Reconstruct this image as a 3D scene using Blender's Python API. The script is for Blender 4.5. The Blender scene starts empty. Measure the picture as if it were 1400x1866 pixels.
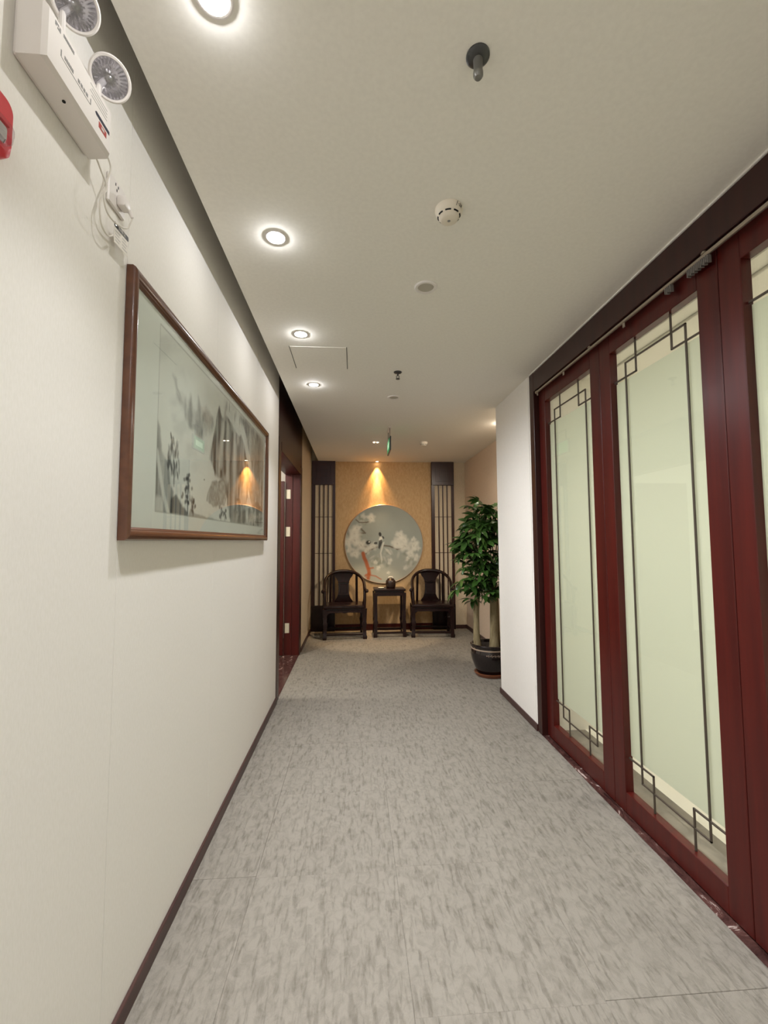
import bpy, bmesh, math, random
import numpy as np
from mathutils import Vector, Matrix

# ------------------------------------------------------------------ camera, world, exposure
SC = bpy.context.scene
COL = SC.collection
cam_d = bpy.data.cameras.new('camera')
cam_d.sensor_fit = 'HORIZONTAL'
cam_d.sensor_width = 36.0
cam_d.lens = 797.0 / 1400.0 * 36.0
cam_d.clip_start = 0.02
cam = bpy.data.objects.new('camera', cam_d)
COL.objects.link(cam)
FW = Vector((0.06790012, 0.99552307, 0.06575253))
RT = Vector((0.99769195, -0.06779102, -0.00389155))
UP = Vector((-0.000583303, -0.0658650, 0.99782837))
cam.matrix_world = Matrix(((RT.x, UP.x, -FW.x, 0.0), (RT.y, UP.y, -FW.y, 0.0),
                           (RT.z, UP.z, -FW.z, 1.4148), (0, 0, 0, 1)))
SC.camera = cam

world = bpy.data.worlds.new('world')
SC.world = world
world.use_nodes = True
world.node_tree.nodes['Background'].inputs[0].default_value = (0.5, 0.48, 0.44, 1)
world.node_tree.nodes['Background'].inputs[1].default_value = 0.02

SC.view_settings.view_transform = 'Standard'
SC.view_settings.look = 'None'
SC.view_settings.exposure = 0.40
SC.view_settings.gamma = 1.0
SC.view_settings.use_curve_mapping = False

DOWNLIGHT_W = 92.0
SPILL_W = 2.4            # wide spill of the same downlights        # each corridor downlight
DOWNLIGHT_COL = (0.94, 0.95, 1.0)
INNER_W = 7.0            # ceiling panel lamps of the room behind the glazed doors
ROOM_W = 60.0             # lamp in the room on the left
SPOT_W = 52.0
SPOT_CORE_W = 140.0       # its narrow core beam              # orange wall washer at the end wall
SPOT_COL = (1.0, 0.55, 0.2)
TWIN_W = 80.0
ALCOVE_FILL_W = 130.0           # added fill downlight, out of view behind the pier

# ------------------------------------------------------------------ helpers
def lin(c):
    return tuple((x / 255.0 / 12.92) if x <= 10 else (((x / 255.0) + 0.055) / 1.055) ** 2.4 for x in c)

def rgb(*c):
    return lin(c) + (1.0,)

MATS = {}
def mat(name, col, rough=0.5, metal=0.0, spec=0.5, coat=0.0, coat_rough=0.05, emit=None, estr=0.0, trans=0.0):
    m = bpy.data.materials.new(name)
    m.use_nodes = True
    b = m.node_tree.nodes['Principled BSDF']
    b.inputs['Base Color'].default_value = col
    b.inputs['Roughness'].default_value = rough
    b.inputs['Metallic'].default_value = metal
    b.inputs['Specular IOR Level'].default_value = spec
    b.inputs['Coat Weight'].default_value = coat
    b.inputs['Coat Roughness'].default_value = coat_rough
    b.inputs['Transmission Weight'].default_value = trans
    if emit:
        b.inputs['Emission Color'].default_value = emit
        b.inputs['Emission Strength'].default_value = estr
    MATS[name] = m
    return m

def nodes_of(m):
    return m.node_tree.nodes, m.node_tree.links, m.node_tree.nodes['Principled BSDF']

def noise_col(m, c1, c2, scale=(10, 10, 10), detail=4, rough=0.55, lo=0.35, hi=0.65, bump=0.0, bump_dist=0.002,
              coord='Object', rand=False, distort=0.0):
    n, l, b = nodes_of(m)
    tc = n.new('ShaderNodeTexCoord')
    mp = n.new('ShaderNodeMapping')
    mp.inputs['Scale'].default_value = scale
    l.new(tc.outputs[coord], mp.inputs['Vector'])
    if rand:
        oi = n.new('ShaderNodeObjectInfo')
        mm = n.new('ShaderNodeVectorMath'); mm.operation = 'SCALE'
        cb = n.new('ShaderNodeCombineXYZ')
        for i in range(3):
            l.new(oi.outputs['Random'], cb.inputs[i])
        l.new(cb.outputs[0], mm.inputs[0]); mm.inputs['Scale'].default_value = 57.0
        l.new(mm.outputs[0], mp.inputs['Location'])
    nz = n.new('ShaderNodeTexNoise')
    nz.inputs['Scale'].default_value = 1.0
    nz.inputs['Detail'].default_value = detail
    nz.inputs['Roughness'].default_value = rough
    nz.inputs['Distortion'].default_value = distort
    l.new(mp.outputs[0], nz.inputs['Vector'])
    cr = n.new('ShaderNodeValToRGB')
    cr.color_ramp.elements[0].position = lo; cr.color_ramp.elements[0].color = c1
    cr.color_ramp.elements[1].position = hi; cr.color_ramp.elements[1].color = c2
    l.new(nz.outputs['Fac'], cr.inputs[0])
    l.new(cr.outputs[0], b.inputs['Base Color'])
    if bump:
        bp = n.new('ShaderNodeBump')
        bp.inputs['Strength'].default_value = bump
        bp.inputs['Distance'].default_value = bump_dist
        l.new(nz.outputs['Fac'], bp.inputs['Height'])
        l.new(bp.outputs[0], b.inputs['Normal'])
    return cr

# --- materials
mat('wallpaper', rgb(238, 234, 226), 0.75, spec=0.25)
noise_col(MATS['wallpaper'], rgb(236, 232, 223), rgb(240, 236, 228), (220, 220, 60), 3, bump=0.25, bump_dist=0.0008, coord='Object')
mat('ceiling_paint', rgb(240, 236, 226), 0.9, spec=0.1)
noise_col(MATS['ceiling_paint'], rgb(238, 234, 224), rgb(242, 238, 228), (60, 60, 60), 3, bump=0.08, bump_dist=0.0006)
mat('white_paint', rgb(228, 223, 212), 0.8, spec=0.2)
noise_col(MATS['white_paint'], rgb(236, 232, 224), rgb(240, 236, 228), (90, 90, 90), 3, bump=0.06, bump_dist=0.0006)
mat('gold_paper', rgb(200, 172, 134), 0.7, spec=0.3)
noise_col(MATS['gold_paper'], rgb(192, 158, 112), rgb(204, 172, 128), (60, 60, 22), 5, bump=0.15, bump_dist=0.0008)
mat('beige_paper', rgb(190, 170, 138), 0.75, spec=0.25)
noise_col(MATS['beige_paper'], rgb(204, 188, 160), rgb(214, 198, 172), (120, 120, 40), 4, bump=0.12, bump_dist=0.0006)
mat('pink_paper', rgb(206, 182, 156), 0.75, spec=0.25)
noise_col(MATS['pink_paper'], rgb(222, 202, 180), rgb(230, 211, 190), (100, 100, 30), 4, bump=0.1, bump_dist=0.0006)
mat('mahogany', rgb(70, 18, 14), 0.32, spec=0.32, coat=0.04, coat_rough=0.2)
noise_col(MATS['mahogany'], rgb(60, 14, 11), rgb(80, 22, 16), (22, 22, 1.2), 5, lo=0.3, hi=0.7)
mat('dark_wood', rgb(48, 21, 17), 0.35, spec=0.4, coat=0.05, coat_rough=0.2)
noise_col(MATS['dark_wood'], rgb(42, 17, 14), rgb(56, 25, 20), (24, 24, 1.5), 5, lo=0.3, hi=0.7)
mat('rosewood', rgb(28, 11, 10), 0.28, spec=0.3, coat=0.2, coat_rough=0.06)
noise_col(MATS['rosewood'], rgb(20, 7, 7), rgb(34, 13, 11), (20, 20, 6), 5, lo=0.3, hi=0.7)
mat('frame_wood', rgb(92, 54, 32), 0.28, spec=0.5, coat=0.35, coat_rough=0.12)
noise_col(MATS['frame_wood'], rgb(82, 46, 27), rgb(102, 61, 37), (30, 4, 30), 5, lo=0.3, hi=0.7)
mat('skirting', rgb(66, 40, 36), 0.4)
noise_col(MATS['skirting'], rgb(60, 35, 32), rgb(72, 45, 40), (30, 3, 30), 3)
mat('lattice_metal', rgb(76, 66, 56), 0.4, metal=0.3)
mat('rod_metal', rgb(168, 156, 140), 0.35, metal=0.6)
mat('brush_grey', rgb(112, 106, 100), 0.7)
mat('steel', rgb(190, 188, 180), 0.25, metal=0.9)
mat('hinge_metal', rgb(214, 206, 184), 0.4, metal=0.25)
mat('chrome_dark', rgb(84, 84, 84), 0.3, metal=0.7)
mat('nozzle_grey', rgb(128, 126, 120), 0.35, metal=0.4)
mat('plastic_white', rgb(232, 226, 220), 0.4, spec=0.4)
mat('plastic_detector', rgb(228, 218, 200), 0.45)
mat('slot_black', rgb(14, 13, 12), 0.8)
mat('print_grey', rgb(140, 138, 134), 0.7)
mat('print_faint', rgb(196, 192, 186), 0.7)
mat('print_navy', rgb(52, 54, 66), 0.6)
mat('print_red', rgb(168, 66, 60), 0.6)
mat('tag_black', rgb(48, 46, 38), 0.6)
mat('tag_white', rgb(228, 222, 210), 0.6)
mat('alarm_red', rgb(206, 52, 62), 0.35, spec=0.5)
mat('cable_white', rgb(214, 208, 196), 0.5)
mat('jar_clay', rgb(44, 30, 24), 0.35)
mat('porcelain', rgb(235, 228, 215), 0.2)
mat('pot_glaze', rgb(30, 22, 22), 0.16, spec=0.55, coat=0.4, coat_rough=0.06)
mat('pot_band', rgb(172, 150, 130), 0.3)
mat('saucer_wood', rgb(120, 66, 36), 0.3, coat=0.3)
mat('soil', rgb(46, 36, 28), 0.95)
noise_col(MATS['soil'], rgb(30, 23, 18), rgb(62, 50, 38), (60, 60, 60), 4, bump=0.8, bump_dist=0.01)
mat('bark', rgb(134, 122, 92), 0.8, spec=0.2)
noise_col(MATS['bark'], rgb(112, 98, 70), rgb(150, 138, 106), (40, 40, 9), 5, lo=0.3, hi=0.7, bump=0.5, bump_dist=0.004)
mat('leaf', rgb(52, 84, 34), 0.35, spec=0.45)
noise_col(MATS['leaf'], rgb(38, 66, 26), rgb(72, 108, 46), (3, 3, 3), 2, lo=0.3, hi=0.7, rand=True)
mat('twig', rgb(80, 84, 44), 0.6)
mat('marble', rgb(70, 44, 40), 0.15, spec=0.5)
cr = noise_col(MATS['marble'], rgb(52, 32, 30), rgb(96, 66, 60), (11, 6, 6), 7, rough=0.7, lo=0.36, hi=0.60, distort=1.6)
e = cr.color_ramp.elements.new(0.655); e.color = rgb(205, 188, 178)
mat('inner_floor', rgb(128, 120, 108), 0.35)
noise_col(MATS['inner_floor'], rgb(112, 104, 93), rgb(136, 127, 114), (6, 6, 6), 5, distort=1.0)
mat('cream_board', rgb(240, 235, 220), 0.7)
noise_col(MATS['cream_board'], rgb(238, 232, 216), rgb(242, 237, 223), (8, 8, 50), 2)
mat('lens_lit', rgb(255, 250, 240), 0.4, emit=(1.0, 0.95, 0.86, 1), estr=28.0)
mat('lens_warm', rgb(255, 240, 220), 0.4, emit=(1.0, 0.72, 0.42, 1), estr=22.0)
mat('lens_small', rgb(255, 240, 220), 0.4, emit=(1.0, 0.86, 0.66, 1), estr=6.0)
mat('lens_off', rgb(186, 180, 166), 0.4)
mat('tube_lit', rgb(255, 250, 240), 0.4, emit=(1.0, 0.95, 0.82, 1), estr=6.0)
mat('exit_green', rgb(40, 120, 70), 0.4, emit=(0.05, 0.42, 0.16, 1), estr=0.45)
mat('exit_pale', rgb(200, 235, 205), 0.4, emit=(0.5, 0.9, 0.55, 1), estr=0.5)
mat('reflector', rgb(225, 222, 222), 0.12, metal=0.85)

# carpet: streaky two-tone loop pile with relief
m = mat('carpet', rgb(160, 152, 136), 0.95, spec=0.1)
n, l, b = nodes_of(m)
tc = n.new('ShaderNodeTexCoord')
oi = n.new('ShaderNodeObjectInfo')
cb = n.new('ShaderNodeCombineXYZ')
mul = n.new('ShaderNodeMath'); mul.operation = 'MULTIPLY'; mul.inputs[1].default_value = 43.0
l.new(oi.outputs['Random'], mul.inputs[0])
for i in range(3): l.new(mul.outputs[0], cb.inputs[i])
add = n.new('ShaderNodeVectorMath'); add.operation = 'ADD'
l.new(tc.outputs['Object'], add.inputs[0]); l.new(cb.outputs[0], add.inputs[1])
def nz_node(scale, detail, rough, dist):
    mp = n.new('ShaderNodeMapping'); mp.inputs['Scale'].default_value = scale
    l.new(add.outputs[0], mp.inputs['Vector'])
    z = n.new('ShaderNodeTexNoise'); z.inputs['Scale'].default_value = 1.0
    z.inputs['Detail'].default_value = detail; z.inputs['Roughness'].default_value = rough
    z.inputs['Distortion'].default_value = dist
    l.new(mp.outputs[0], z.inputs['Vector'])
    return z
nA = nz_node((60, 11, 1), 2.5, 0.55, 0.35)       # streaks along the corridor
nB = nz_node((30, 22, 1), 4, 0.6, 0.9)      # blotches
nC = nz_node((330, 330, 1), 2, 0.6, 0.0)     # pile
nD = nz_node((5, 2.2, 1), 3, 0.5, 0.0)       # broad mottling
def mth(op, a, bb):
    x = n.new('ShaderNodeMath'); x.operation = op
    for i, v in enumerate((a, bb)):
        if isinstance(v, (int, float)): x.inputs[i].default_value = v
        else: l.new(v, x.inputs[i])
    return x.outputs[0]
def ramp(src, lo, hi):
    x = n.new('ShaderNodeMapRange'); x.interpolation_type = 'SMOOTHSTEP'
    x.inputs[1].default_value = lo; x.inputs[2].default_value = hi
    l.new(src, x.inputs[0]); return x.outputs[0]
dash = ramp(nA.outputs['Fac'], 0.30, 0.52)          # 0 in the dark dashes
blot = ramp(nB.outputs['Fac'], 0.28, 0.62)
hgt = mth('ADD', mth('MULTIPLY', dash, 0.55), mth('MULTIPLY', blot, 0.45))
tone = mth('ADD', mth('MULTIPLY', hgt, 0.62), mth('ADD', mth('MULTIPLY', nC.outputs['Fac'], 0.26), mth('MULTIPLY', nD.outputs['Fac'], 0.22)))
crp = n.new('ShaderNodeValToRGB')
E_ = crp.color_ramp.elements
E_[0].position = 0.25; E_[0].color = rgb(110, 104, 94)
E_[1].position = 0.90; E_[1].color = rgb(143, 137, 126)
l.new(tone, crp.inputs[0]); l.new(crp.outputs[0], b.inputs['Base Color'])
bpn = n.new('ShaderNodeBump'); bpn.inputs['Strength'].default_value = 0.6; bpn.inputs['Distance'].default_value = 0.003
l.new(mth('ADD', hgt, mth('MULTIPLY', nC.outputs['Fac'], 0.35)), bpn.inputs['Height']); l.new(bpn.outputs[0], b.inputs['Normal'])

# clear glass pane (thin): reflection by Fresnel over see-through
def glass_mat(name, tint, rough=0.0, ior=1.5):
    m = bpy.data.materials.new(name); m.use_nodes = True
    n, l = m.node_tree.nodes, m.node_tree.links
    n.clear()
    out = n.new('ShaderNodeOutputMaterial')
    tr = n.new('ShaderNodeBsdfTransparent'); tr.inputs[0].default_value = tint
    gl = n.new('ShaderNodeBsdfGlossy'); gl.inputs['Roughness'].default_value = rough
    lw = n.new('ShaderNodeLayerWeight'); lw.inputs['Blend'].default_value = 0.5   # Facing = 1 - |cos|
    pw = n.new('ShaderNodeMath'); pw.operation = 'POWER'; pw.inputs[1].default_value = 5.0
    l.new(lw.outputs['Facing'], pw.inputs[0])
    fr = n.new('ShaderNodeMath'); fr.operation = 'MULTIPLY_ADD'; fr.inputs[1].default_value = 0.96; fr.inputs[2].default_value = 0.04
    l.new(pw.outputs[0], fr.inputs[0])
    mx = n.new('ShaderNodeMixShader')
    l.new(fr.outputs[0], mx.inputs[0]); l.new(tr.outputs[0], mx.inputs[1]); l.new(gl.outputs[0], mx.inputs[2])
    l.new(mx.outputs[0], out.inputs[0])
    MATS[name] = m
    return m
glass_mat('glass_clear', (0.975, 0.985, 0.965, 1))
glass_mat('glass_picture', (0.99, 0.995, 0.99, 1))
glass_mat('lens_clear', (0.9, 0.9, 0.92, 1), 0.02)

m = bpy.data.materials.new('frosted_film'); m.use_nodes = True
n, l = m.node_tree.nodes, m.node_tree.links
n.clear()
out = n.new('ShaderNodeOutputMaterial')
df = n.new('ShaderNodeBsdfDiffuse'); df.inputs[0].default_value = rgb(214, 216, 204)
ts = n.new('ShaderNodeBsdfTranslucent'); ts.inputs[0].default_value = rgb(239, 240, 226)
tcx = n.new('ShaderNodeTexCoord')
nzx = n.new('ShaderNodeTexNoise'); nzx.inputs['Scale'].default_value = 260; nzx.inputs['Detail'].default_value = 2
l.new(tcx.outputs['Object'], nzx.inputs['Vector'])
bpx = n.new('ShaderNodeBump'); bpx.inputs['Strength'].default_value = 0.2; bpx.inputs['Distance'].default_value = 0.0006
l.new(nzx.outputs['Fac'], bpx.inputs['Height']); l.new(bpx.outputs[0], df.inputs['Normal'])
mx = n.new('ShaderNodeMixShader'); mx.inputs[0].default_value = 0.5
l.new(df.outputs[0], mx.inputs[1]); l.new(ts.outputs[0], mx.inputs[2]); l.new(mx.outputs[0], out.inputs[0])
MATS['frosted_film'] = m

def attr_mat(name, rough=0.7):
    m = bpy.data.materials.new(name); m.use_nodes = True
    n, l, b = nodes_of(m)
    a = n.new('ShaderNodeAttribute'); a.attribute_name = 'ink'
    l.new(a.outputs['Color'], b.inputs['Base Color'])
    b.inputs['Roughness'].default_value = rough
    b.inputs['Specular IOR Level'].default_value = 0.2
    MATS[name] = m
attr_mat('ink_print'); attr_mat('silk_print', 0.6)

# --- geometry
class MB:
    """collects shapes; build() links them as ONE mesh object"""
    def __init__(s): s.bm = bmesh.new()
    def box(s, x0, x1, y0, y1, z0, z1, bev=0.0, seg=1):
        r = bmesh.ops.create_cube(s.bm, size=1.0, matrix=Matrix.LocRotScale(
            ((x0 + x1) / 2, (y0 + y1) / 2, (z0 + z1) / 2), None, (abs(x1 - x0), abs(y1 - y0), abs(z1 - z0))))
        if bev:
            ed = list({e for v in r['verts'] for e in v.link_edges})
            bmesh.ops.bevel(s.bm, geom=ed, offset=bev, segments=seg, profile=0.5, affect='EDGES')
        return s
    def ring_faces(s, rings, closed=True, cap0=True, cap1=True):
        f = s.bm.faces
        for a, b in zip(rings[:-1], rings[1:]):
            k = len(a)
            rng = range(k) if closed else range(k - 1)
            for i in rng:
                j = (i + 1) % k
                try: f.new((a[i], a[j], b[j], b[i]))
                except ValueError: pass
        if cap0 and len(rings[0]) > 2: f.new(list(reversed(rings[0])))
        if cap1 and len(rings[-1]) > 2: f.new(rings[-1])
    def tube(s, pts, rad, n=10, flat=None):
        """round bar along pts; rad one value or one per point; flat=(w,h) gives elliptical section scale"""
        pts = [Vector(p) for p in pts]
        if isinstance(rad, (int, float)): rad = [rad] * len(pts)
        rings = []
        prev = None
        for i, p in enumerate(pts):
            t = (pts[min(i + 1, len(pts) - 1)] - pts[max(i - 1, 0)]).normalized()
            if prev is None:
                a = Vector((0, 0, 1)) if abs(t.z) < 0.9 else Vector((0, 1, 0))
                u = t.cross(a).normalized()
            else:
                u = (prev - t * prev.dot(t)).normalized()
            prev = u
            w = t.cross(u)
            fu, fw = flat if flat else (1, 1)
            rings.append([s.bm.verts.new(p + rad[i] * (fu * math.cos(2 * math.pi * k / n) * u + fw * math.sin(2 * math.pi * k / n) * w)) for k in range(n)])
        s.ring_faces(rings)
        return s
    def lathe(s, prof, n=32, mtx=None, cap0=True, cap1=True):
        """prof: (r, z) list turned about z, then moved by mtx"""
        rings = []
        for r, z in prof:
            ring = []
            for k in range(n):
                a = 2 * math.pi * k / n
                v = Vector((max(r, 1e-5) * math.cos(a), max(r, 1e-5) * math.sin(a), z))
                if mtx is not None: v = mtx @ v
                ring.append(s.bm.verts.new(v))
            rings.append(ring)
        s.ring_faces(rings, cap0=cap0, cap1=cap1)
        return s
    def prism(s, poly, fn, t0, t1):
        """poly of 2-D points; fn(u, v, t) gives the 3-D point; closed solid between t0 and t1"""
        a = [s.bm.verts.new(fn(u, v, t0)) for u, v in poly]
        b2 = [s.bm.verts.new(fn(u, v, t1)) for u, v in poly]
        s.ring_faces([a, b2])
        return s
    def build(s, name, material, parent=None, smooth=35, label=None, origin=None):
        bmesh.ops.recalc_face_normals(s.bm, faces=s.bm.faces)
        me = bpy.data.meshes.new(name)
        s.bm.to_mesh(me); s.bm.free()
        return link_mesh(name, me, material, parent, smooth, label, origin)

def world_loc(o):
    v = Vector((0, 0, 0))
    while o is not None:
        v = v + o.location
        o = o.parent
    return v

def link_mesh(name, me, material, parent=None, smooth=35, label=None, origin=None):
    off = world_loc(parent) if parent is not None else Vector(origin or (0, 0, 0))
    if off.length > 0:
        me.transform(Matrix.Translation(-off))
    if isinstance(material, str): material = MATS[material]
    me.materials.append(material)
    if smooth:
        me.polygons.foreach_set('use_smooth', [True] * len(me.polygons))
        me.set_sharp_from_angle(angle=math.radians(smooth))
    o = bpy.data.objects.new(name, me)
    COL.objects.link(o)
    if parent is not None: o.parent = parent
    elif origin: o.location = origin
    if label: o['label'] = label
    return o

def tag(o, label, cat, group=None, kind=None):
    o['label'] = label; o['category'] = cat
    if group: o['group'] = group
    if kind: o['kind'] = kind
    return o

def thing(name, label, cat, loc=(0, 0, 0), group=None, kind=None):
    o = bpy.data.objects.new(name, None)
    o.empty_display_size = 0.05
    COL.objects.link(o); o.location = loc
    return tag(o, label, cat, group, kind)

def copy_tree(o, parent=None):
    c = o.copy(); COL.objects.link(c); c.parent = parent
    for ch in list(o.children): copy_tree(ch, c)
    return c

def lamp(name, kind, energy, color, loc, parent=None, rot=None, **kw):
    d = bpy.data.lights.new(name, kind)
    d.energy = energy; d.color = color
    for k, v in kw.items(): setattr(d, k, v)
    o = bpy.data.objects.new(name, d); COL.objects.link(o)
    o.location = Vector(loc) - (world_loc(parent) if parent else Vector((0, 0, 0)))
    if rot: o.rotation_euler = rot
    if parent: o.parent = parent
    return o

# ------------------------------------------------------------------ dimensions of the place (metres)
XL, XR, XA = -0.686, 1.366, 1.82       # left wall, right wall/pier, alcove right wall
XE = -0.578                            # ceiling edge (shadow slot along the left wall)
H, HT = 2.70, 3.10
YB, YF = 7.07, -2.60                   # end wall, wall behind
D0, D1 = 3.974, 5.75                   # wood-clad doorway bay on the left
DO0, DO1, DOZ = 4.10, 5.60, 2.26       # its opening
P0, P1 = 3.26, 4.08                    # white pier on the right

# ------------------------------------------------------------------ structure
floor = MB().box(XL - 0.2, XA + 0.2, YF, YB + 0.1, -0.12, -0.012).build('floor', 'soil')
tag(floor, 'corridor floor laid with pale grey-beige carpet tiles', 'floor', kind='structure')
# carpet tiles: each a child of the floor
def tile_mesh(w, d):
    b_ = MB(); b_.box(-w / 2, w / 2, -d / 2, d / 2, -0.012, 0.0, 0.0007)
    bmesh.ops.recalc_face_normals(b_.bm, faces=b_.bm.faces)
    me = bpy.data.meshes.new('carpet_tile'); b_.bm.to_mesh(me); b_.bm.free()
    me.materials.append(MATS['carpet']); return me
TS = 0.595
xs = [XL, -0.413, 0.18, 0.773, XR]
ys = [YB]
y = 1.98 - 8 * 0.607
ylist = []
while y < YB:
    ylist.append(y); y += 0.607
ylist = [max(v, YF) for v in ylist if v > YF - 0.6] + [YB]
cache = {}
def put_tile(x0, x1, y0, y1, dz=0.0):
    w, d = round(x1 - x0 - 0.0004, 4), round(y1 - y0 - 0.0004, 4)
    if d < 0.02 or w < 0.02: return
    me = cache.get((w, d))
    if me is None: me = cache[(w, d)] = tile_mesh(w, d)
    o = bpy.data.objects.new('carpet_tile', me); COL.objects.link(o); o.parent = floor
    o.location = ((x0 + x1) / 2, (y0 + y1) / 2, dz)
rnd = random.Random(5)
for i in range(4):
    sh = (0.0, -0.008, 0.012, 0.02)[i]
    for y0, y1 in zip(ylist[:-1], ylist[1:]):
        a, c = (y0 + sh if y0 > YF else y0), (y1 + sh if y1 < YB else y1)
        put_tile(xs[i], xs[i + 1], a, c, rnd.uniform(-0.0006, 0.0006))
for y0, y1 in zip(ylist[:-1], ylist[1:]):
    if y1 > P1:
        put_tile(XR, XA, max(y0 + 0.02, P1), min(y1 + 0.02, YB), 0.0)

# left wall: white wallpaper drops with fine butt joints, carried up into the slot
wl = MB().box(XL - 0.16, XL - 0.006, YF, D0, 0.0, HT).build('wall_left', 'white_paint')
tag(wl, 'long off-white papered wall on the left with fine vertical joints', 'wall', kind='structure')
seams = [YF, -1.32, -0.44, 0.44, 1.323, 2.19, 3.08, D0]
for a, c in zip(seams[:-1], seams[1:]):
    MB().box(XL - 0.006, XL, a + 0.0008, c - 0.0008, 0.0, HT - 0.02, 0.0007).build('wallpaper_drop', 'wallpaper', wl, smooth=0)
sk = MB().box(XL, XL + 0.012, YF, D0, 0.0, 0.055, 0.002).build('baseboard_left', 'skirting')
tag(sk, 'dark brown skirting strip along the foot of the white left wall', 'baseboard', kind='structure')
# clad doorway bay
bay = thing('door_1', 'dark red-brown wooden doorway bay on the left, standing open', 'doorway', (XL, (D0 + D1) / 2, 0), kind='structure')
MB().box(XL - 0.006, XL + 0.006, D0, DO0 - 0.0, 0, DOZ + 0.11, 0.002).build('architrave', 'dark_wood', bay)
MB().box(XL - 0.006, XL + 0.006, DO1, D1, 0, DOZ + 0.11, 0.002).build('architrave', 'dark_wood', bay)
MB().box(XL - 0.006, XL + 0.010, DO0, DO1, DOZ, DOZ + 0.085, 0.002).build('architrave', 'dark_wood', bay)
MB().box(XL - 0.006, XL + 0.002, DO0, DO1, DOZ + 0.085, HT - 0.02).build('overpanel', 'dark_wood', bay)
MB().box(XL - 0.006, XL + 0.002, D0, DO0, DOZ + 0.11, HT - 0.02).build('overpanel', 'dark_wood', bay)
MB().box(XL - 0.006, XL + 0.002, DO1, D1, DOZ + 0.11, HT - 0.02).build('overpanel', 'dark_wood', bay)
MB().box(XL - 0.19, XL - 0.006, DO0 - 0.03, DO0, 0, DOZ, 0.001).build('jamb', 'mahogany', bay)
jf = MB().box(XL - 0.19, XL - 0.006, DO1, DO1 + 0.03, 0, DOZ, 0.001).build('jamb', 'mahogany', bay)
MB().box(XL - 0.115, XL - 0.095, DO1 - 0.012, DO1, 0, DOZ, 0.001).build('door_stop', 'mahogany', bay)
MB().box(XL - 0.19, XL - 0.006, DO0 - 0.03, DO1 + 0.03, DOZ, DOZ + 0.03).build('jamb', 'mahogany', bay)
MB().box(XL - 0.19, XL - 0.0, DO0, DO1, -0.012, 0.004, 0.001).build('threshold', 'marble', bay, label='dark red marble door sill with white veins')
# solid wall above and beside the opening, behind the cladding
MB().box(XL - 0.16, XL - 0.006, D0, DO0 - 0.03, 0, HT).build('wall_core', 'white_paint', bay)
MB().box(XL - 0.16, XL - 0.006, DO1 + 0.03, D1, 0, HT).build('wall_core', 'white_paint', bay)
MB().box(XL - 0.16, XL - 0.006, DO0 - 0.03, DO1 + 0.03, DOZ + 0.03, HT).build('wall_core', 'white_paint', bay)
# open leaf: hinged at the far jamb, swung back into the room
leaf = MB().box(XL - 0.19 - 0.72, XL - 0.193, DO1 - 0.048, DO1 - 0.004, 0.01, 2.17, 0.003).build('door_leaf', 'mahogany', bay)
for zc in (2.01, 1.535, 0.335):
    h_ = MB().box(XL - 0.168, XL - 0.122, DO1 - 0.0045, DO1 - 0.0005, zc - 0.06, zc + 0.06, 0.001)
    h_.tube([(XL - 0.172, DO1 - 0.006, zc - 0.06), (XL - 0.172, DO1 - 0.006, zc + 0.06)], 0.006, 8)
    h_.build('hinge', 'hinge_metal', bay, label='pale metal hinge plate')

# the far stretch of the left wall: beige paper
wl2 = MB().box(XL - 0.16, XL, D1, YB + 0.1, 0, HT).build('wall_left', 'beige_paper')
tag(wl2, 'short beige papered stretch of left wall beyond the doorway', 'wall', kind='structure')
sk = MB().box(XL, XL + 0.012, D1, YB, 0.0, 0.055, 0.002).build('baseboard_left', 'skirting')
tag(sk, 'short dark skirting under the beige wall beyond the doorway', 'baseboard', kind='structure')

# room behind the doorway
room = thing('wall_side_room', 'plain white side room seen through the open doorway', 'room', (-2.2, 4.8, 0), kind='structure')
MB().box(-3.3, XL - 0.19, 3.2, 6.6, -0.05, 0.0).build('room_floor', 'marble', room)
MB().box(-3.4, -3.3, 3.2, 6.6, 0, 2.7).build('room_wall', 'white_paint', room)
MB().box(-3.3, XL - 0.16, 3.1, 3.2, 0, 2.7).build('room_wall', 'white_paint', room)
MB().box(-3.3, XL - 0.16, 6.6, 6.7, 0, 2.7).build('room_wall', 'white_paint', room)
MB().box(-3.4, XL - 0.16, 3.1, 6.7, 2.7, 2.75).build('room_ceiling', 'ceiling_paint', room)
rl = thing('ceiling_lamp', 'round white ceiling lamp inside the side room behind the doorway', 'lamp', (-1.7, 4.15, 2.7))
MB().lathe([(0.0, 2.70), (0.2, 2.70), (0.2, 2.66), (0.0, 2.66)], 32, Matrix.Translation((-1.7, 4.15, 0))).build('lamp_body', 'plastic_white', rl)
MB().lathe([(0.0, 2.662), (0.18, 2.66), (0.16, 2.635), (0.0, 2.625)], 32, Matrix.Translation((-1.7, 4.15, 0))).build('diffuser', 'tube_lit', rl)
lamp('lamp_light', 'POINT', ROOM_W, (1.0, 0.97, 0.92), (-1.7, 4.15, 2.56), rl, shadow_soft_size=0.1)

# ceiling with a slot left open along the left wall
ce = MB().box(XE, XA + 0.2, YF, YB, H, H + 0.03)
ce.box(XE, XE + 0.03, YF, YB, H + 0.03, HT)
ceiling = ce.build('ceiling', 'ceiling_paint', smooth=0)
tag(ceiling, 'smooth off-white ceiling stopping short of the left wall at a slot', 'ceiling', kind='structure')
cap = MB().box(XL - 0.16, XE + 0.03, YF, YB + 0.1, HT, HT + 0.03).build('ceiling_slot', 'white_paint')
tag(cap, 'closed top of the dark slot above the left wall', 'ceiling', kind='structure')

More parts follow.
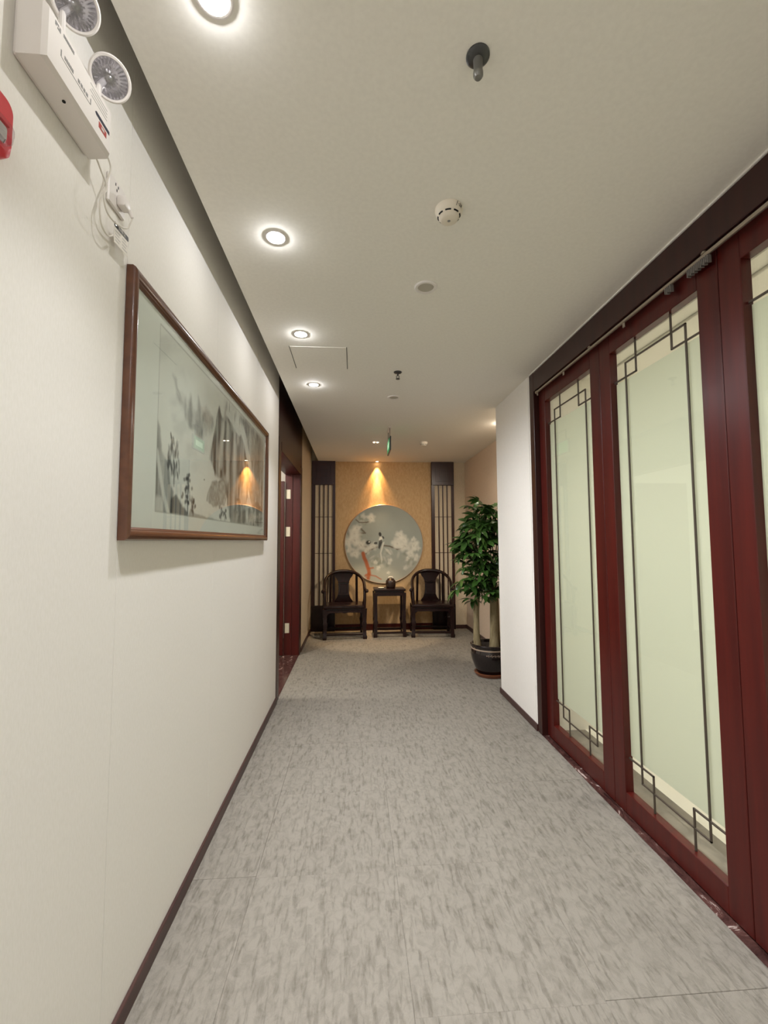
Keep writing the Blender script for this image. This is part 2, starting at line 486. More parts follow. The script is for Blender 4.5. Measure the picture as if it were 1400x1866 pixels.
# end wall
wb = MB().box(XL - 0.16, XA + 0.2, YB, YB + 0.12, 0, HT).build('wall_back', 'beige_paper')
tag(wb, 'dim end wall behind the two chairs, lit by an orange wall washer', 'wall', kind='structure')
MB().box(XL, 1.6245, YB - 0.010, YB, 0.0, H, 0.001).build('gold_panel', 'gold_paper', wb, label='gold-brown textured paper behind the round picture')
sk = MB().box(-0.300, 1.252, YB - 0.022, YB - 0.010, 0, 0.098, 0.002).build('baseboard_back', 'mahogany')
tag(sk, 'dark red skirting under the gold end wall', 'baseboard', kind='structure')
sk = MB().box(1.625, XA, YB - 0.012, YB, 0, 0.06, 0.002).box(XA - 0.012, XA, P1, YB, 0, 0.06, 0.002).build('baseboard_right', 'skirting')
tag(sk, 'dark skirting around the alcove behind the potted tree', 'baseboard', kind='structure')

# alcove right wall + pier
wr = MB().box(XA, XA + 0.12, P1, YB + 0.1, 0, HT).build('wall_right', 'pink_paper')
tag(wr, 'pinkish beige alcove wall on the right behind the potted tree', 'wall', kind='structure')
pier = MB().box(XR, XA + 0.12, P0 + 0.035, P1, 0, H).build('wall_pier', 'wallpaper')
tag(pier, 'white wall pier between the potted tree and the glazed doors', 'wall', kind='structure')
MB().box(XR + 0.004, XR + 0.10, P0, P0 + 0.035, 0, H, 0.002).build('corner_strip', 'white_paint', pier, label='pale end strip at the corner of the pier')
sk = MB().box(XR - 0.012, XR, P0, P1, 0, 0.05, 0.002).box(XR - 0.012, XA, P1, P1 + 0.012, 0, 0.05, 0.002).build('baseboard_pier', 'skirting')
tag(sk, 'dark brown skirting around the foot of the white pier', 'baseboard', kind='structure')
# wall continuing behind the camera
wr2 = MB().box(XR, XR + 0.12, YF, -0.17, 0, HT).build('wall_right_rear', 'white_paint')
tag(wr2, 'white right wall behind the viewpoint beyond the glazed doors', 'wall', kind='structure')
wf = MB().box(XL - 0.16, XA + 0.2, YF - 0.12, YF, 0, HT).build('wall_front', 'white_paint')
tag(wf, 'white wall closing the corridor behind the viewpoint', 'wall', kind='structure')

# ------------------------------------------------------------------ glazed door front on the right
DX = 1.40                      # face of the leaves
sill = MB().box(XR, DX + 0.06, -0.17, P0, -0.012, 0.002, 0.0006).build('threshold_1', 'marble')
tag(sill, 'narrow dark marble strip with white veins under the glazed doors', 'threshold', kind='structure')
fr = thing('door_frame', 'dark red-brown wooden frame and header around the glazed doors', 'door frame', (DX, 1.5, 0), kind='structure')
MB().box(XR - 0.004, DX + 0.06, P0 - 0.075, P0, 0, H, 0.003).build('jamb', 'dark_wood', fr)
MB().box(XR - 0.004, DX + 0.06, -0.17, -0.112, 0, H, 0.003).build('jamb', 'dark_wood', fr)
MB().box(XR - 0.002, DX + 0.06, -0.112, P0 - 0.075, 2.545, H - 0.008, 0.003).build('header', 'dark_wood', fr)
MB().box(XR - 0.008, XR + 0.02, -0.17, P0, H - 0.008, H, 0.001).build('ceiling_bead', 'white_paint', fr, label='thin white bead between header and ceiling')

LW, O0, O1, ZB, ZT = 0.82, 0.098, 0.716, 0.117, 2.435
def glazed_leaf(name, yfar, label):
    """leaf from yfar down to yfar-LW; coordinates along v measured from yfar"""
    t = thing(name, label, 'glazed door', (DX, yfar - LW / 2, 0.0), kind='structure')
    Y = lambda v: yfar - v
    x0, x1 = DX, DX + 0.045
    g = 0.0015
    MB().box(x0, x1, Y(LW - g), Y(O1), 0.012, 2.54, 0.0025).build('stile', 'mahogany', t)
    MB().box(x0, x1, Y(O0), Y(g), 0.012, 2.54, 0.0025).build('stile', 'mahogany', t)
    MB().box(x0 + 0.0005, x1, Y(O1), Y(O0), 0.012, ZB, 0.0025).build('bottom_rail', 'mahogany', t)
    MB().box(x0 + 0.0005, x1, Y(O1), Y(O0), ZT, 2.54, 0.0025).build('top_rail', 'mahogany', t)
    MB().box(x0 + 0.030, x0 + 0.035, Y(O1 + 0.004), Y(O0 - 0.004), ZB - 0.004, ZT + 0.004).build('glass_pane', 'glass_clear', t, smooth=0, label='clear greenish glass pane')
    MB().box(x0 + 0.0365, x0 + 0.0372, Y(O1), Y(O0), 0.297, 2.262).build('frosted_film', 'frosted_film', t, smooth=0, label='pale frosted film over the middle of the pane')
    a, i1, i2, d = O0 + 0.100, O0 + 0.184, O1 - 0.184, O1 - 0.100
    w = 0.0042
    def bar(v0, v1, za, zb):
        MB().box(x0 + 0.022, x0 + 0.0298, Y(v1), Y(v0), za, zb, 0.0012).build('lattice_bar', 'lattice_metal', t)
    for zu, zl, ze, up in ((2.345, 2.270, ZT, 1), (0.2085, 0.2865, ZB, -1)):
        bar(a - w, d + w, zu - w, zu + w)
        bar(O0, i1 + w, zl - w, zl + w)
        bar(i2 - w, O1, zl - w, zl + w)
        lo_, hi_ = min(zl, ze), max(zl, ze)
        if up > 0: lo_ -= w
        else: hi_ += w
        bar(i1 - w, i1 + w, lo_, hi_)
        bar(i2 - w, i2 + w, lo_, hi_)
    bar(a - w, a + w, 0.2085 - w, 2.345 + w)
    bar(d - w, d + w, 0.2085 - w, 2.345 + w)
    return t
yf = P0 - 0.085
glazed_leaf('door_2', yf, 'narrow-looking glazed lattice door next to the white pier, farthest of the row')
glazed_leaf('door_3', yf - LW, 'glazed lattice door second from the white pier, shown whole')
glazed_leaf('door_4', yf - 2 * LW, 'glazed lattice door third from the pier, cut by the right edge')
glazed_leaf('door_5', yf - 3 * LW, 'glazed lattice door nearest the viewpoint, out of frame at right')

# slim rail hung under the header, with clips and brush strips
rail = thing('hanging_rail', 'slim beige metal rail running along under the dark door header', 'rail', (1.38, 1.6, 2.528))
MB().box(1.364, 1.378, 0.0, 3.13, 2.519, 2.534, 0.003).build('rail_bar', 'rod_metal', rail)
MB().lathe([(0.0, -0.012), (0.011, -0.012), (0.013, 0.0), (0.011, 0.012), (0.0, 0.012)], 16,
           Matrix.Translation((1.371, 3.138, 2.526)) @ Matrix.Rotation(math.pi / 2, 4, 'X')).build('end_cap', 'rod_metal', rail)
MB().tube([(1.372, 3.13, 2.52), (1.372, 3.128, 2.498)], 0.006, 8).build('bracket', 'rod_metal', rail)
for yy in (2.72, 2.075):
    MB().box(1.368, 1.375, yy - 0.008, yy + 0.008, 2.495, 2.52, 0.002).build('clip', 'rod_metal', rail)
for yy in (2.40, 1.56):
    MB().lathe([(0.0, 0.0), (0.011, 0.0), (0.011, 0.006), (0.006, 0.013), (0.0, 0.015)], 14,
               Matrix.Translation((1.372, yy, 2.534))).build('knob', 'rod_metal', rail, label='small bright knob')
for y0, y1 in ((1.735, 1.775), (1.535, 1.645)):
    bs = MB()
    k = int((y1 - y0) / 0.008)
    for i in range(k):
        yy = y0 + (i + 0.5) * (y1 - y0) / k
        bs.box(1.364, 1.382, yy - 0.0028, yy + 0.0028, 2.488 + 0.004 * (i % 2), 2.5195, 0.001)
    bs.build('brush_strip', 'brush_grey', rail, label='ribbed grey brush strip')

# bright room behind the glazed doors
inn = thing('wall_behind_doors', 'bright cream room seen through the clear edges of the glazed doors', 'room', (1.7, 1.5, 0), kind='structure')
RX = 4.4
MB().box(DX + 0.06, 1.725, -1.6, P0 + 0.03, -0.05, 0.0).build('stone_border', 'inner_floor', inn, label='grey stone border inside the glazed doors')
MB().box(1.725, RX, -1.6, P0 + 0.03, -0.05, 0.0).build('cream_floor', 'cream_board', inn, label='cream tiled floor of the room')
MB().box(RX, RX + 0.08, -1.6, P0 + 0.03, 0.0, H).build('room_wall', 'cream_board', inn)
MB().box(XR + 0.12, RX, -1.68, -1.6, 0, H).build('room_wall', 'cream_board', inn)
MB().box(XA + 0.12, RX, P0 + 0.03, P0 + 0.11, 0, H).build('room_wall', 'cream_board', inn)
MB().box(DX + 0.06, XA + 0.13, P0 + 0.001, P0 + 0.034, 0, H).build('room_wall', 'cream_board', inn)
MB().box(XA + 0.2, RX + 0.08, -1.68, P0 + 0.11, H, H + 0.03).build('room_ceiling', 'ceiling_paint', inn)
for xx in (1.80, 1.93):
    MB().box(xx, xx + 0.03, -0.1, P0, H - 0.018, H, 0.004).build('cornice', 'ceiling_paint', inn)
for k, (xx, yy) in enumerate(((2.7, 2.5), (2.7, 1.0), (3.7, 2.5), (3.7, 1.0))):
    tl = thing('panel_lamp', 'square ceiling panel lamp inside the room behind the glazed doors, ' + ('far front', 'near front', 'far rear', 'near rear')[k] + ' one', 'lamp', (xx, yy, H), 'panel lamps behind the glazed doors')
    MB().box(xx - 0.25, xx + 0.25, yy - 0.25, yy + 0.25, H - 0.03, H, 0.004).build('lamp_body', 'plastic_white', tl)
    MB().box(xx - 0.22, xx + 0.22, yy - 0.22, yy + 0.22, H - 0.034, H - 0.03).build('diffuser', 'tube_lit', tl)
    lamp('lamp_light', 'AREA', INNER_W, (0.96, 0.97, 1.0), (xx, yy, H - 0.04), tl, shape='SQUARE', size=0.42)

# ------------------------------------------------------------------ ceiling fittings
def downlight(x, y, label, group, kind):
    t = thing('downlight', label, 'downlight', (x, y, H), group)
    M = Matrix.Translation((x, y, 0))
    if kind == 'lit':
        MB().lathe([(0.036, H + 0.0), (0.046, H + 0.0), (0.046, H - 0.001), (0.044, H - 0.002), (0.036, H - 0.0015)], 32, M, False, False).build('trim_ring', 'plastic_white', t)
        MB().lathe([(0.0, H - 0.0005), (0.037, H - 0.0005), (0.037, H - 0.0022), (0.030, H - 0.0030), (0.0, H - 0.0032)], 28, M).build('lens', 'lens_lit', t)
        lamp('lamp_light', 'SPOT', DOWNLIGHT_W, DOWNLIGHT_COL, (x, y, H - 0.012), t, (0, -math.radians(27), 0), spot_size=math.radians(124), spot_blend=1.0, shadow_soft_size=0.028)
        lamp('lamp_spill', 'POINT', SPILL_W, DOWNLIGHT_COL, (x, y, H - 0.0055), t, shadow_soft_size=0.004)
    else:
        MB().lathe([(0.040, H - 0.001), (0.058, H), (0.058, H - 0.003), (0.053, H - 0.007), (0.042, H - 0.007), (0.040, H - 0.001)], 36, M, False, False).build('trim_ring', 'plastic_white', t)
        MB().lathe([(0.0, H - 0.0008), (0.041, H - 0.0008), (0.041, H - 0.002), (0.0, H - 0.002)], 30, M).build('lens', 'lens_off', t)
    return t
lab = {0.977: 'lit recessed downlight nearest the viewpoint, at the top edge of the picture',
       1.801: 'lit recessed downlight above the near end of the landscape picture, largest glow',
       2.673: 'lit recessed downlight beside the ceiling hatch, middle of the row',
       3.556: 'lit recessed downlight farthest along the row, just before the doorway bay',
       0.10: 'lit recessed downlight behind the viewpoint, first in the row',
       -0.78: 'lit recessed downlight behind the viewpoint, second in the row',
       -1.66: 'lit recessed downlight behind the viewpoint, last in the row'}
for yy, lb in lab.items():
    downlight(-0.333, yy, lb, 'downlights in a row along the left of the ceiling', 'lit')
downlight(0.362, 2.121, 'larger unlit round ceiling downlight between smoke detector and hatch', 'unlit round ceiling fittings', 'off')
al_ = downlight(1.62, 4.62, 'added fill downlight in the alcove, unseen behind the white pier', 'added alcove fill light', 'lit')  # unseen lamp added to brighten the alcove and end wall
for ch in list(al_.children):
    if ch.name.startswith('lamp_spill'):
        ch.data.energy = 7.0; ch.data.color = (1.0, 0.88, 0.74); continue
    if ch.type == 'LIGHT':
        ch.data.energy = ALCOVE_FILL_W; ch.data.color = (1.0, 0.88, 0.74); ch.data.spot_size = math.radians(96); ch.data.shadow_soft_size = 0.06
        ch.rotation_euler = Vector((-0.42, 0.70, -0.70)).to_track_quat('-Z', 'Y').to_euler()
downlight(0.354, 3.835, 'unlit round ceiling downlight beyond the small sprinkler', 'unlit round ceiling fittings', 'off')

def sprinkler(x, y, label, big):
    t = thing('sprinkler', label, 'sprinkler', (x, y, H), 'ceiling sprinklers')
    M = Matrix.Translation((x, y, H))
    k = 1.0
    MB().lathe([(0.0, 0.0), (0.031, 0.0), (0.031, -0.004), (0.025, -0.009), (0.012, -0.012), (0.0, -0.012)], 28, M).build('escutcheon', 'chrome_dark', t)
    if big:
        MB().lathe([(0.0, -0.011), (0.0125, -0.011), (0.0118, -0.045), (0.0130, -0.047), (0.0130, -0.058), (0.009, -0.064), (0.0, -0.065)], 18, M).build('nozzle', 'nozzle_grey', t)
    else:
        MB().lathe([(0.0, -0.011), (0.007, -0.011), (0.006, -0.03), (0.0, -0.03)], 14, M).build('nozzle', 'chrome_dark', t)
        MB().tube([(x - 0.009, y, H - 0.028), (x - 0.011, y, H - 0.042), (x, y, H - 0.052)], 0.0025, 6).build('frame_arm', 'chrome_dark', t)
        MB().tube([(x + 0.009, y, H - 0.028), (x + 0.011, y, H - 0.042), (x, y, H - 0.052)], 0.0025, 6).build('frame_arm', 'chrome_dark', t)
        MB().lathe([(0.0, -0.052), (0.016, -0.052), (0.016, -0.055), (0.0, -0.056)], 18, M).build('deflector', 'chrome_dark', t)
    return t
sprinkler(0.327, 1.060, 'dark metal sprinkler with round plate near the top of the picture', True)
sprinkler(0.331, 3.247, 'small dark sprinkler with deflector beyond the ceiling hatch', False)

def detector(x, y, label, text):
    t = thing('smoke_detector', label, 'smoke detector', (x, y, H), 'smoke detectors')
    M = Matrix.Translation((x, y, H))
    MB().lathe([(0.0, 0.0), (0.053, 0.0), (0.054, -0.008), (0.050, -0.020), (0.044, -0.030), (0.040, -0.033), (0.034, -0.043), (0.026, -0.047), (0.0, -0.048)], 40, M).build('body', 'plastic_detector', t)
    for k in range(8):
        a = k * math.pi / 4 + 0.25
        sl = MB()
        ring = []
        for q in range(5):
            aa = a + q * 0.13
            ring.append(aa)
        rings = []
        for aa in ring:
            c_, s_ = math.cos(aa), math.sin(aa)
            rings.append([sl.bm.verts.new((x + r * c_, y + r * s_, H + z)) for r, z in ((0.0446, -0.0302), (0.0412, -0.0338), (0.0385, -0.0325), (0.042, -0.029))])
        sl.ring_faces(rings)
        sl.build('vent_slot', 'slot_black', t)
    MB().lathe([(0.0, -0.0478), (0.006, -0.0478), (0.006, -0.0486), (0.0, -0.0486)], 14, M).build('indicator', 'print_grey', t)
    if text:
        # pen marks on the near-right flank: a tall 1, a dash, a small 1 and two short strokes
        def on(a, z):       # point on the flank
            r = 0.0545 - (abs(z) - 0.008) / 0.012 * 0.004 if abs(z) > 0.008 else 0.0545
            return Vector((x + (r + 0.0004) * math.cos(a), y + (r + 0.0004) * math.sin(a), H + z))
        for (a0, z0, a1, z1) in ((-1.12, -0.004, -1.20, -0.020), (-1.02, -0.012, -0.96, -0.012), (-0.86, -0.006, -0.90, -0.017),
                                 (-0.94, -0.017, -0.86, -0.018), (-0.76, -0.008, -0.78, -0.018), (-0.68, -0.009, -0.68, -0.018), (-0.78, -0.013, -0.66, -0.014)):
            MB().tube([on(a0, z0), on((a0 + a1) / 2, (z0 + z1) / 2), on(a1, z1)], 0.0009, 6).build('pen_mark', 'tag_black', t)
    return t
detector(0.366, 1.598, 'round white smoke detector with pen marks on its flank', True)
detector(0.905, 5.606, 'tiny round smoke detector on the ceiling near the end wall', False)

# flush access hatch
ht = thing('ceiling_hatch', 'flush square access hatch in the ceiling beside a lit downlight', 'hatch', (-0.24, 3.02, H))
MB().box(-0.425, -0.056, 2.845, 3.205, H - 0.0015, H, 0.0005).build('hatch_panel', 'ceiling_paint', ht)
MB().box(-0.0535, -0.0495, 2.84, 3.21, H - 0.0012, H).build('hatch_gap', 'slot_black', ht)
MB().box(-0.4315, -0.4285, 2.84, 3.21, H - 0.0012, H).build('hatch_gap', 'slot_black', ht)

# twin-eye spot near the end wall
tw = thing('twin_spotlight', 'small recessed twin-eye spotlight near the end of the ceiling', 'spotlight', (0.279, 5.606, H))
MB().box(0.279 - 0.045, 0.279 + 0.045, 5.606 - 0.03, 5.606 + 0.03, H - 0.006, H, 0.002).build('plate', 'plastic_white', tw)
for sx in (-1, 1):
    MB().lathe([(0.0, H - 0.006), (0.013, H - 0.006), (0.013, H - 0.012), (0.0, H - 0.015)], 16, Matrix.Translation((0.279 + sx * 0.022, 5.606, 0))).build('eye', 'lens_small', tw)
lamp('lamp_light', 'SPOT', TWIN_W, (1.0, 0.76, 0.50), (0.279, 5.606, H - 0.022), tw, (math.radians(21), 0, 0), spot_size=math.radians(44), spot_blend=0.35, shadow_soft_size=0.02)

# hanging exit sign seen edge-on
ex = thing('exit_sign', 'green hanging exit sign seen edge-on below the ceiling', 'sign', (0.402, 4.98, H))
MB().box(0.393, 0.411, 4.80, 5.16, 2.425, 2.585, 0.004).build('sign_body', 'chrome_dark', ex)
MB().box(0.3915, 0.393, 4.82, 5.14, 2.44, 2.57).build('sign_face', 'exit_green', ex, label='glowing green sign face')
MB().box(0.4110, 0.4125, 4.82, 5.14, 2.44, 2.57).build('sign_face', 'exit_green', ex)
MB().box(0.3908, 0.3916, 4.87, 5.09, 2.475, 2.535).build('sign_panel', 'exit_pale', ex)
for yy in (4.87, 5.09):
    MB().tube([(0.402, yy, 2.585), (0.402, yy, H)], 0.004, 8).build('hanger_rod', 'chrome_dark', ex)
MB().box(0.385, 0.419, 4.83, 5.13, H - 0.008, H, 0.002).build('mount', 'plastic_white', ex)

# orange wall washer at the head of the end wall
ww = thing('wall_washer', 'small round orange spotlight in the ceiling right against the end wall', 'spotlight', (0.369, YB - 0.062, H))
MB().lathe([(0.022, H), (0.034, H), (0.034, H - 0.004), (0.03, H - 0.007), (0.022, H - 0.005)], 24, Matrix.Translation((0.369, YB - 0.062, 0)), False, False).build('trim_ring', 'plastic_white', ww)
MB().lathe([(0.0, H - 0.002), (0.022, H - 0.002), (0.022, H - 0.004), (0.0, H - 0.0055)], 20, Matrix.Translation((0.369, YB - 0.062, 0))).build('lens', 'lens_warm', ww)
lamp('lamp_light', 'SPOT', SPOT_W, SPOT_COL, (0.369, YB - 0.062, H - 0.012), ww, spot_size=math.radians(64), spot_blend=0.8, shadow_soft_size=0.008)
lamp('lamp_core', 'SPOT', SPOT_CORE_W, (1.0, 0.66, 0.34), (0.369, YB - 0.062, H - 0.012), ww, spot_size=math.radians(30), spot_blend=0.9, shadow_soft_size=0.008)

# ------------------------------------------------------------------ landscape picture on the left wall
FY0, FY1, FZ0, FZ1 = 1.315, 3.385, 1.419, 2.250
pic = thing('framed_picture', 'long landscape ink painting of misty cliffs in a brown wooden frame', 'picture', (XL, (FY0 + FY1) / 2, FZ0))
prof = [(0.0, 0.0), (0.0, 0.018), (0.004, 0.025), (0.010, 0.028), (0.020, 0.028), (0.028, 0.024), (0.031, 0.019), (0.033, 0.019), (0.040, 0.014), (0.040, 0.0)]  # (inset, proud)
corn = [(FY0, FZ0, 1, 1), (FY1, FZ0, -1, 1), (FY1, FZ1, -1, -1), (FY0, FZ1, 1, -1)]
for i in range(4):
    a, c = corn[i], corn[(i + 1) % 4]
    rb = MB()
    r0 = [rb.bm.verts.new((XL + 0.002 + p, a[0] + a[2] * ins, a[1] + a[3] * ins)) for ins, p in prof]
    r1 = [rb.bm.verts.new((XL + 0.002 + p, c[0] + c[2] * ins, c[1] + c[3] * ins)) for ins, p in prof]
    rb.ring_faces([r0, r1])
    rb.build('frame_rail', 'frame_wood', pic, smooth=30)

def vnoise(X, Y, seed, octs=4):
    """value noise on arrays"""
    out = np.zeros_like(X); amp = 1.0; tot = 0
    rs = np.random.RandomState(seed)
    for o in range(octs):
        g = rs.rand(64, 64)
        fx = X * 2 ** o; fy = Y * 2 ** o
        ix = np.floor(fx).astype(int); iy = np.floor(fy).astype(int)
        tx = fx - ix; ty = fy - iy
        tx = tx * tx * (3 - 2 * tx); ty = ty * ty * (3 - 2 * ty)
        a = g[ix % 64, iy % 64]; b_ = g[(ix + 1) % 64, iy % 64]; c = g[ix % 64, (iy + 1) % 64]; d = g[(ix + 1) % 64, (iy + 1) % 64]
        out += amp * ((a * (1 - tx) + b_ * tx) * (1 - ty) + (c * (1 - tx) + d * tx) * ty)
        tot += amp; amp *= 0.5
    return out / tot
def sstep(a, b_, x):
    t = np.clip((x - a) / (b_ - a), 0, 1); return t * t * (3 - 2 * t)
def poly_mask(U, V, pts, soft, wob=0.0, seed=1, ws=8):
    """soft mask of a polygon with a wobbly edge"""
    if wob:
        U = U + wob * (vnoise(U * ws, V * ws, seed) - 0.5); V = V + wob * (vnoise(U * ws, V * ws, seed + 1) - 0.5)
    inside = np.zeros(U.shape, bool); dist = np.full(U.shape, 1e9)
    for (x0, y0), (x1, y1) in zip(pts, pts[1:] + pts[:1]):
        cond = ((y0 > V) != (y1 > V))
        with np.errstate(divide='ignore', invalid='ignore'):
            xi = (x1 - x0) * (V - y0) / (y1 - y0 + 1e-12) + x0
        inside ^= cond & (U < xi)
        dx, dy = x1 - x0, y1 - y0
        t = np.clip(((U - x0) * dx + (V - y0) * dy) / (dx * dx + dy * dy + 1e-12), 0, 1)
        dist = np.minimum(dist, np.hypot(U - x0 - t * dx, V - y0 - t * dy))
    sd = np.where(inside, dist, -dist)
    return sstep(-soft, soft, sd)
def stroke(U, V, pts, w, soft=None):
    d = np.full(U.shape, 1e9)
    for (x0, y0), (x1, y1) in zip(pts[:-1], pts[1:]):
        dx, dy = x1 - x0, y1 - y0
        t = np.clip(((U - x0) * dx + (V - y0) * dy) / (dx * dx + dy * dy + 1e-12), 0, 1)
        d = np.minimum(d, np.hypot(U - x0 - t * dx, V - y0 - t * dy))
    return 1 - sstep(w * 0.5, w * 0.5 + (soft or w), d)
def blob(U, V, x, y, rx, ry, ang=0.0, soft=0.3):
    c_, s_ = math.cos(ang), math.sin(ang)
    a = ((U - x) * c_ + (V - y) * s_) / rx; b_ = (-(U - x) * s_ + (V - y) * c_) / ry
    return 1 - sstep(1 - soft, 1 + soft, np.hypot(a, b_))

def colour_grid(name, P, C, quads, material, parent, label):
    me = bpy.data.meshes.new(name)
    me.vertices.add(len(P)); me.vertices.foreach_set('co', P.astype(np.float32).ravel())
    me.loops.add(quads.size); me.loops.foreach_set('vertex_index', quads.astype(np.int32).ravel())
    k = quads.shape[1]
    me.polygons.add(len(quads)); me.polygons.foreach_set('loop_start', np.arange(0, quads.size, k, dtype=np.int32))
    me.update(calc_edges=True)
    at = me.attributes.new('ink', 'FLOAT_COLOR', 'POINT')
    at.data.foreach_set('color', np.concatenate([C, np.ones((len(C), 1))], 1).astype(np.float32).ravel())
    return link_mesh(name, me, material, parent, 0, label)

def L3(*c): return np.array(lin(c))
# the sheet: silk mount with a thin line, and the painting inside it
ny, nz = 520, 210
PK = 1.0135            # drawing unit to metres on the sheet
gy = np.linspace((FY0 + 0.037) / PK, (FY1 - 0.037) / PK, ny); gz = np.linspace(1.4148 + (FZ0 + 0.037 - 1.4148) / PK, 1.4148 + (FZ1 - 0.037 - 1.4148) / PK, nz)
U, V = np.meshgrid(gy, gz, indexing='ij')
mount = L3(226, 231, 220); paper = L3(224, 228, 216); ink = L3(70, 76, 74); ink2 = L3(46, 50, 50); brown = L3(150, 120, 96)
img = np.zeros(U.shape + (3,)) + mount
img *= (1 + 0.05 * (vnoise(U * 40, V * 40, 3) - 0.5))[..., None]
PY0, PY1, PZ0, PZ1 = 1.512, 3.225, 1.517, 2.165
inp = ((U > PY0) & (U < PY1) & (V > PZ0) & (V < PZ1)).astype(float)
base = paper * (1 + 0.06 * (vnoise(U * 3, V * 5, 9) - 0.5))[..., None]
pimg = base.copy()
def lay(img_, mask, col, op):
    k = np.clip(mask * op, 0, 1)[..., None]
    return img_ * (1 - k) + col * k
streak = vnoise(U * 26, V * 5, 21, 5); streak2 = vnoise(U * 60, V * 9, 22, 4); wash = vnoise(U * 7, V * 7, 23, 4); dab = vnoise(U * 45, V * 45, 24, 3)
# drifting mist washes
pimg = lay(pimg, sstep(0.5, 0.75, vnoise((U + V) * 5, (V - U * 0.5) * 9, 31)), ink, 0.16)
# faint far peaks
far = poly_mask(U, V, [(1.66, 1.98), (1.72, 1.955), (1.745, 1.985), (1.77, 1.955), (1.80, 2.005), (1.83, 1.96), (1.87, 1.975), (1.895, 2.03), (1.93, 1.985), (1.99, 2.015), (2.10, 1.97), (2.06, 1.92), (1.95, 1.88), (1.88, 1.86), (1.80, 1.87), (1.74, 1.91)], 0.02, 0.05, 41, 14)
pimg = lay(pimg, far, ink, 0.38 + 0.9 * (streak - 0.45) + 0.4 * (dab - 0.5))
pimg = lay(pimg, poly_mask(U, V, [(1.93, 2.0), (2.0, 2.02), (2.09, 1.98), (2.04, 1.93), (1.97, 1.95)], 0.02, 0.04, 43, 14), brown, 0.25)
pimg = lay(pimg, poly_mask(U, V, [(1.62, 2.03), (1.66, 2.02), (1.70, 1.97), (1.66, 1.985)], 0.012, 0.03, 44, 20), ink, 0.4)
# left hill
hill = poly_mask(U, V, [(1.50, 1.84), (1.53, 1.80), (1.56, 1.73), (1.60, 1.69), (1.625, 1.62), (1.66, 1.60), (1.65, 1.50), (1.50, 1.50)], 0.008, 0.03, 45, 18)
pimg = lay(pimg, hill, ink, 0.62 + 0.8 * (wash - 0.45) + 0.7 * (streak2 - 0.5))
pimg = lay(pimg, stroke(U, V, [(1.515, 1.72), (1.55, 1.63), (1.58, 1.57), (1.63, 1.50)], 0.012, 0.012), paper, 0.7)
pimg = lay(pimg, poly_mask(U, V, [(1.50, 1.575), (1.55, 1.57), (1.59, 1.50), (1.50, 1.50)], 0.01, 0.03, 46, 18), paper, 0.55)
# pine on the hill: trunk and drooping dabs
rs = random.Random(11)
pimg = lay(pimg, stroke(U, V, [(1.62, 1.81), (1.64, 1.76), (1.655, 1.70), (1.66, 1.62)], 0.003, 0.004), ink2, 0.75)
for k in range(46):
    yy = rs.uniform(1.60, 1.73); zz = rs.uniform(1.66, 1.80)
    if abs(yy - 1.655) < 0.02 + 0.25 * (1.81 - zz) ** 0.8:
        pimg = lay(pimg, blob(U, V, yy, zz, 0.007, 0.017, rs.uniform(-0.4, 0.4), 0.5), ink2, rs.uniform(0.35, 0.7))
# great cliff
cliff = poly_mask(U, V, [(2.06, 1.80), (2.08, 1.88), (2.11, 1.96), (2.14, 2.03), (2.175, 2.085), (2.20, 2.05), (2.23, 2.03), (2.265, 2.05), (2.28, 2.115), (2.30, 2.07), (2.33, 2.08), (2.37, 2.06), (2.42, 2.05), (2.50, 2.03), (2.60, 2.03), (2.72, 2.00), (2.80, 1.90), (2.78, 1.70), (2.72, 1.60), (2.62, 1.52), (2.42, 1.52), (2.36, 1.60), (2.28, 1.72), (2.13, 1.73)], 0.012, 0.05, 51, 10)
pimg = lay(pimg, cliff, ink, 0.64 + 1.3 * (streak - 0.45) + 0.6 * (streak2 - 0.5))
pimg = lay(pimg, cliff * sstep(0.50, 0.62, streak), ink2, 0.6)
pimg = lay(pimg, cliff * sstep(0.5, 0.62, 1 - streak2), brown, 0.16)
for p in ([(2.288, 2.02), (2.275, 1.90), (2.29, 1.78)], [(2.42, 2.0), (2.40, 1.85), (2.405, 1.70), (2.40, 1.56)], [(2.54, 1.95), (2.55, 1.80), (2.62, 1.80)]):
    pimg = lay(pimg, stroke(U, V, p, 0.018, 0.025), ink2, 0.65)
for p in ([(2.24, 2.0), (2.22, 1.80)], [(2.34, 2.02), (2.345, 1.75)], [(2.47, 1.95), (2.47, 1.62)]):
    pimg = lay(pimg, stroke(U, V, p, 0.02, 0.03), paper, 0.55)
# ridge to the right with pines on top, and the white fall
ridge = poly_mask(U, V, [(2.52, 2.10), (2.60, 2.13), (2.70, 2.16), (2.85, 2.155), (3.0, 2.15), (3.24, 2.15), (3.24, 1.62), (2.95, 1.60), (2.80, 1.75), (2.74, 1.95), (2.66, 2.06)], 0.012, 0.06, 55, 9)
pimg = lay(pimg, ridge, ink, 0.42 + 1.1 * (streak - 0.45) + 0.5 * (dab - 0.5))
pimg = lay(pimg, stroke(U, V, [(2.50, 2.12), (2.60, 2.09), (2.67, 2.06), (2.75, 1.97), (2.83, 1.90), (2.86, 1.84)], 0.05, 0.03), paper, 0.85)
for k in range(26):
    yy = rs.uniform(2.28, 3.15); zz = 2.10 + rs.uniform(0, 0.05)
    pimg = lay(pimg, blob(U, V, yy, zz, 0.008, 0.026, 0, 0.5), ink2, rs.uniform(0.3, 0.6))
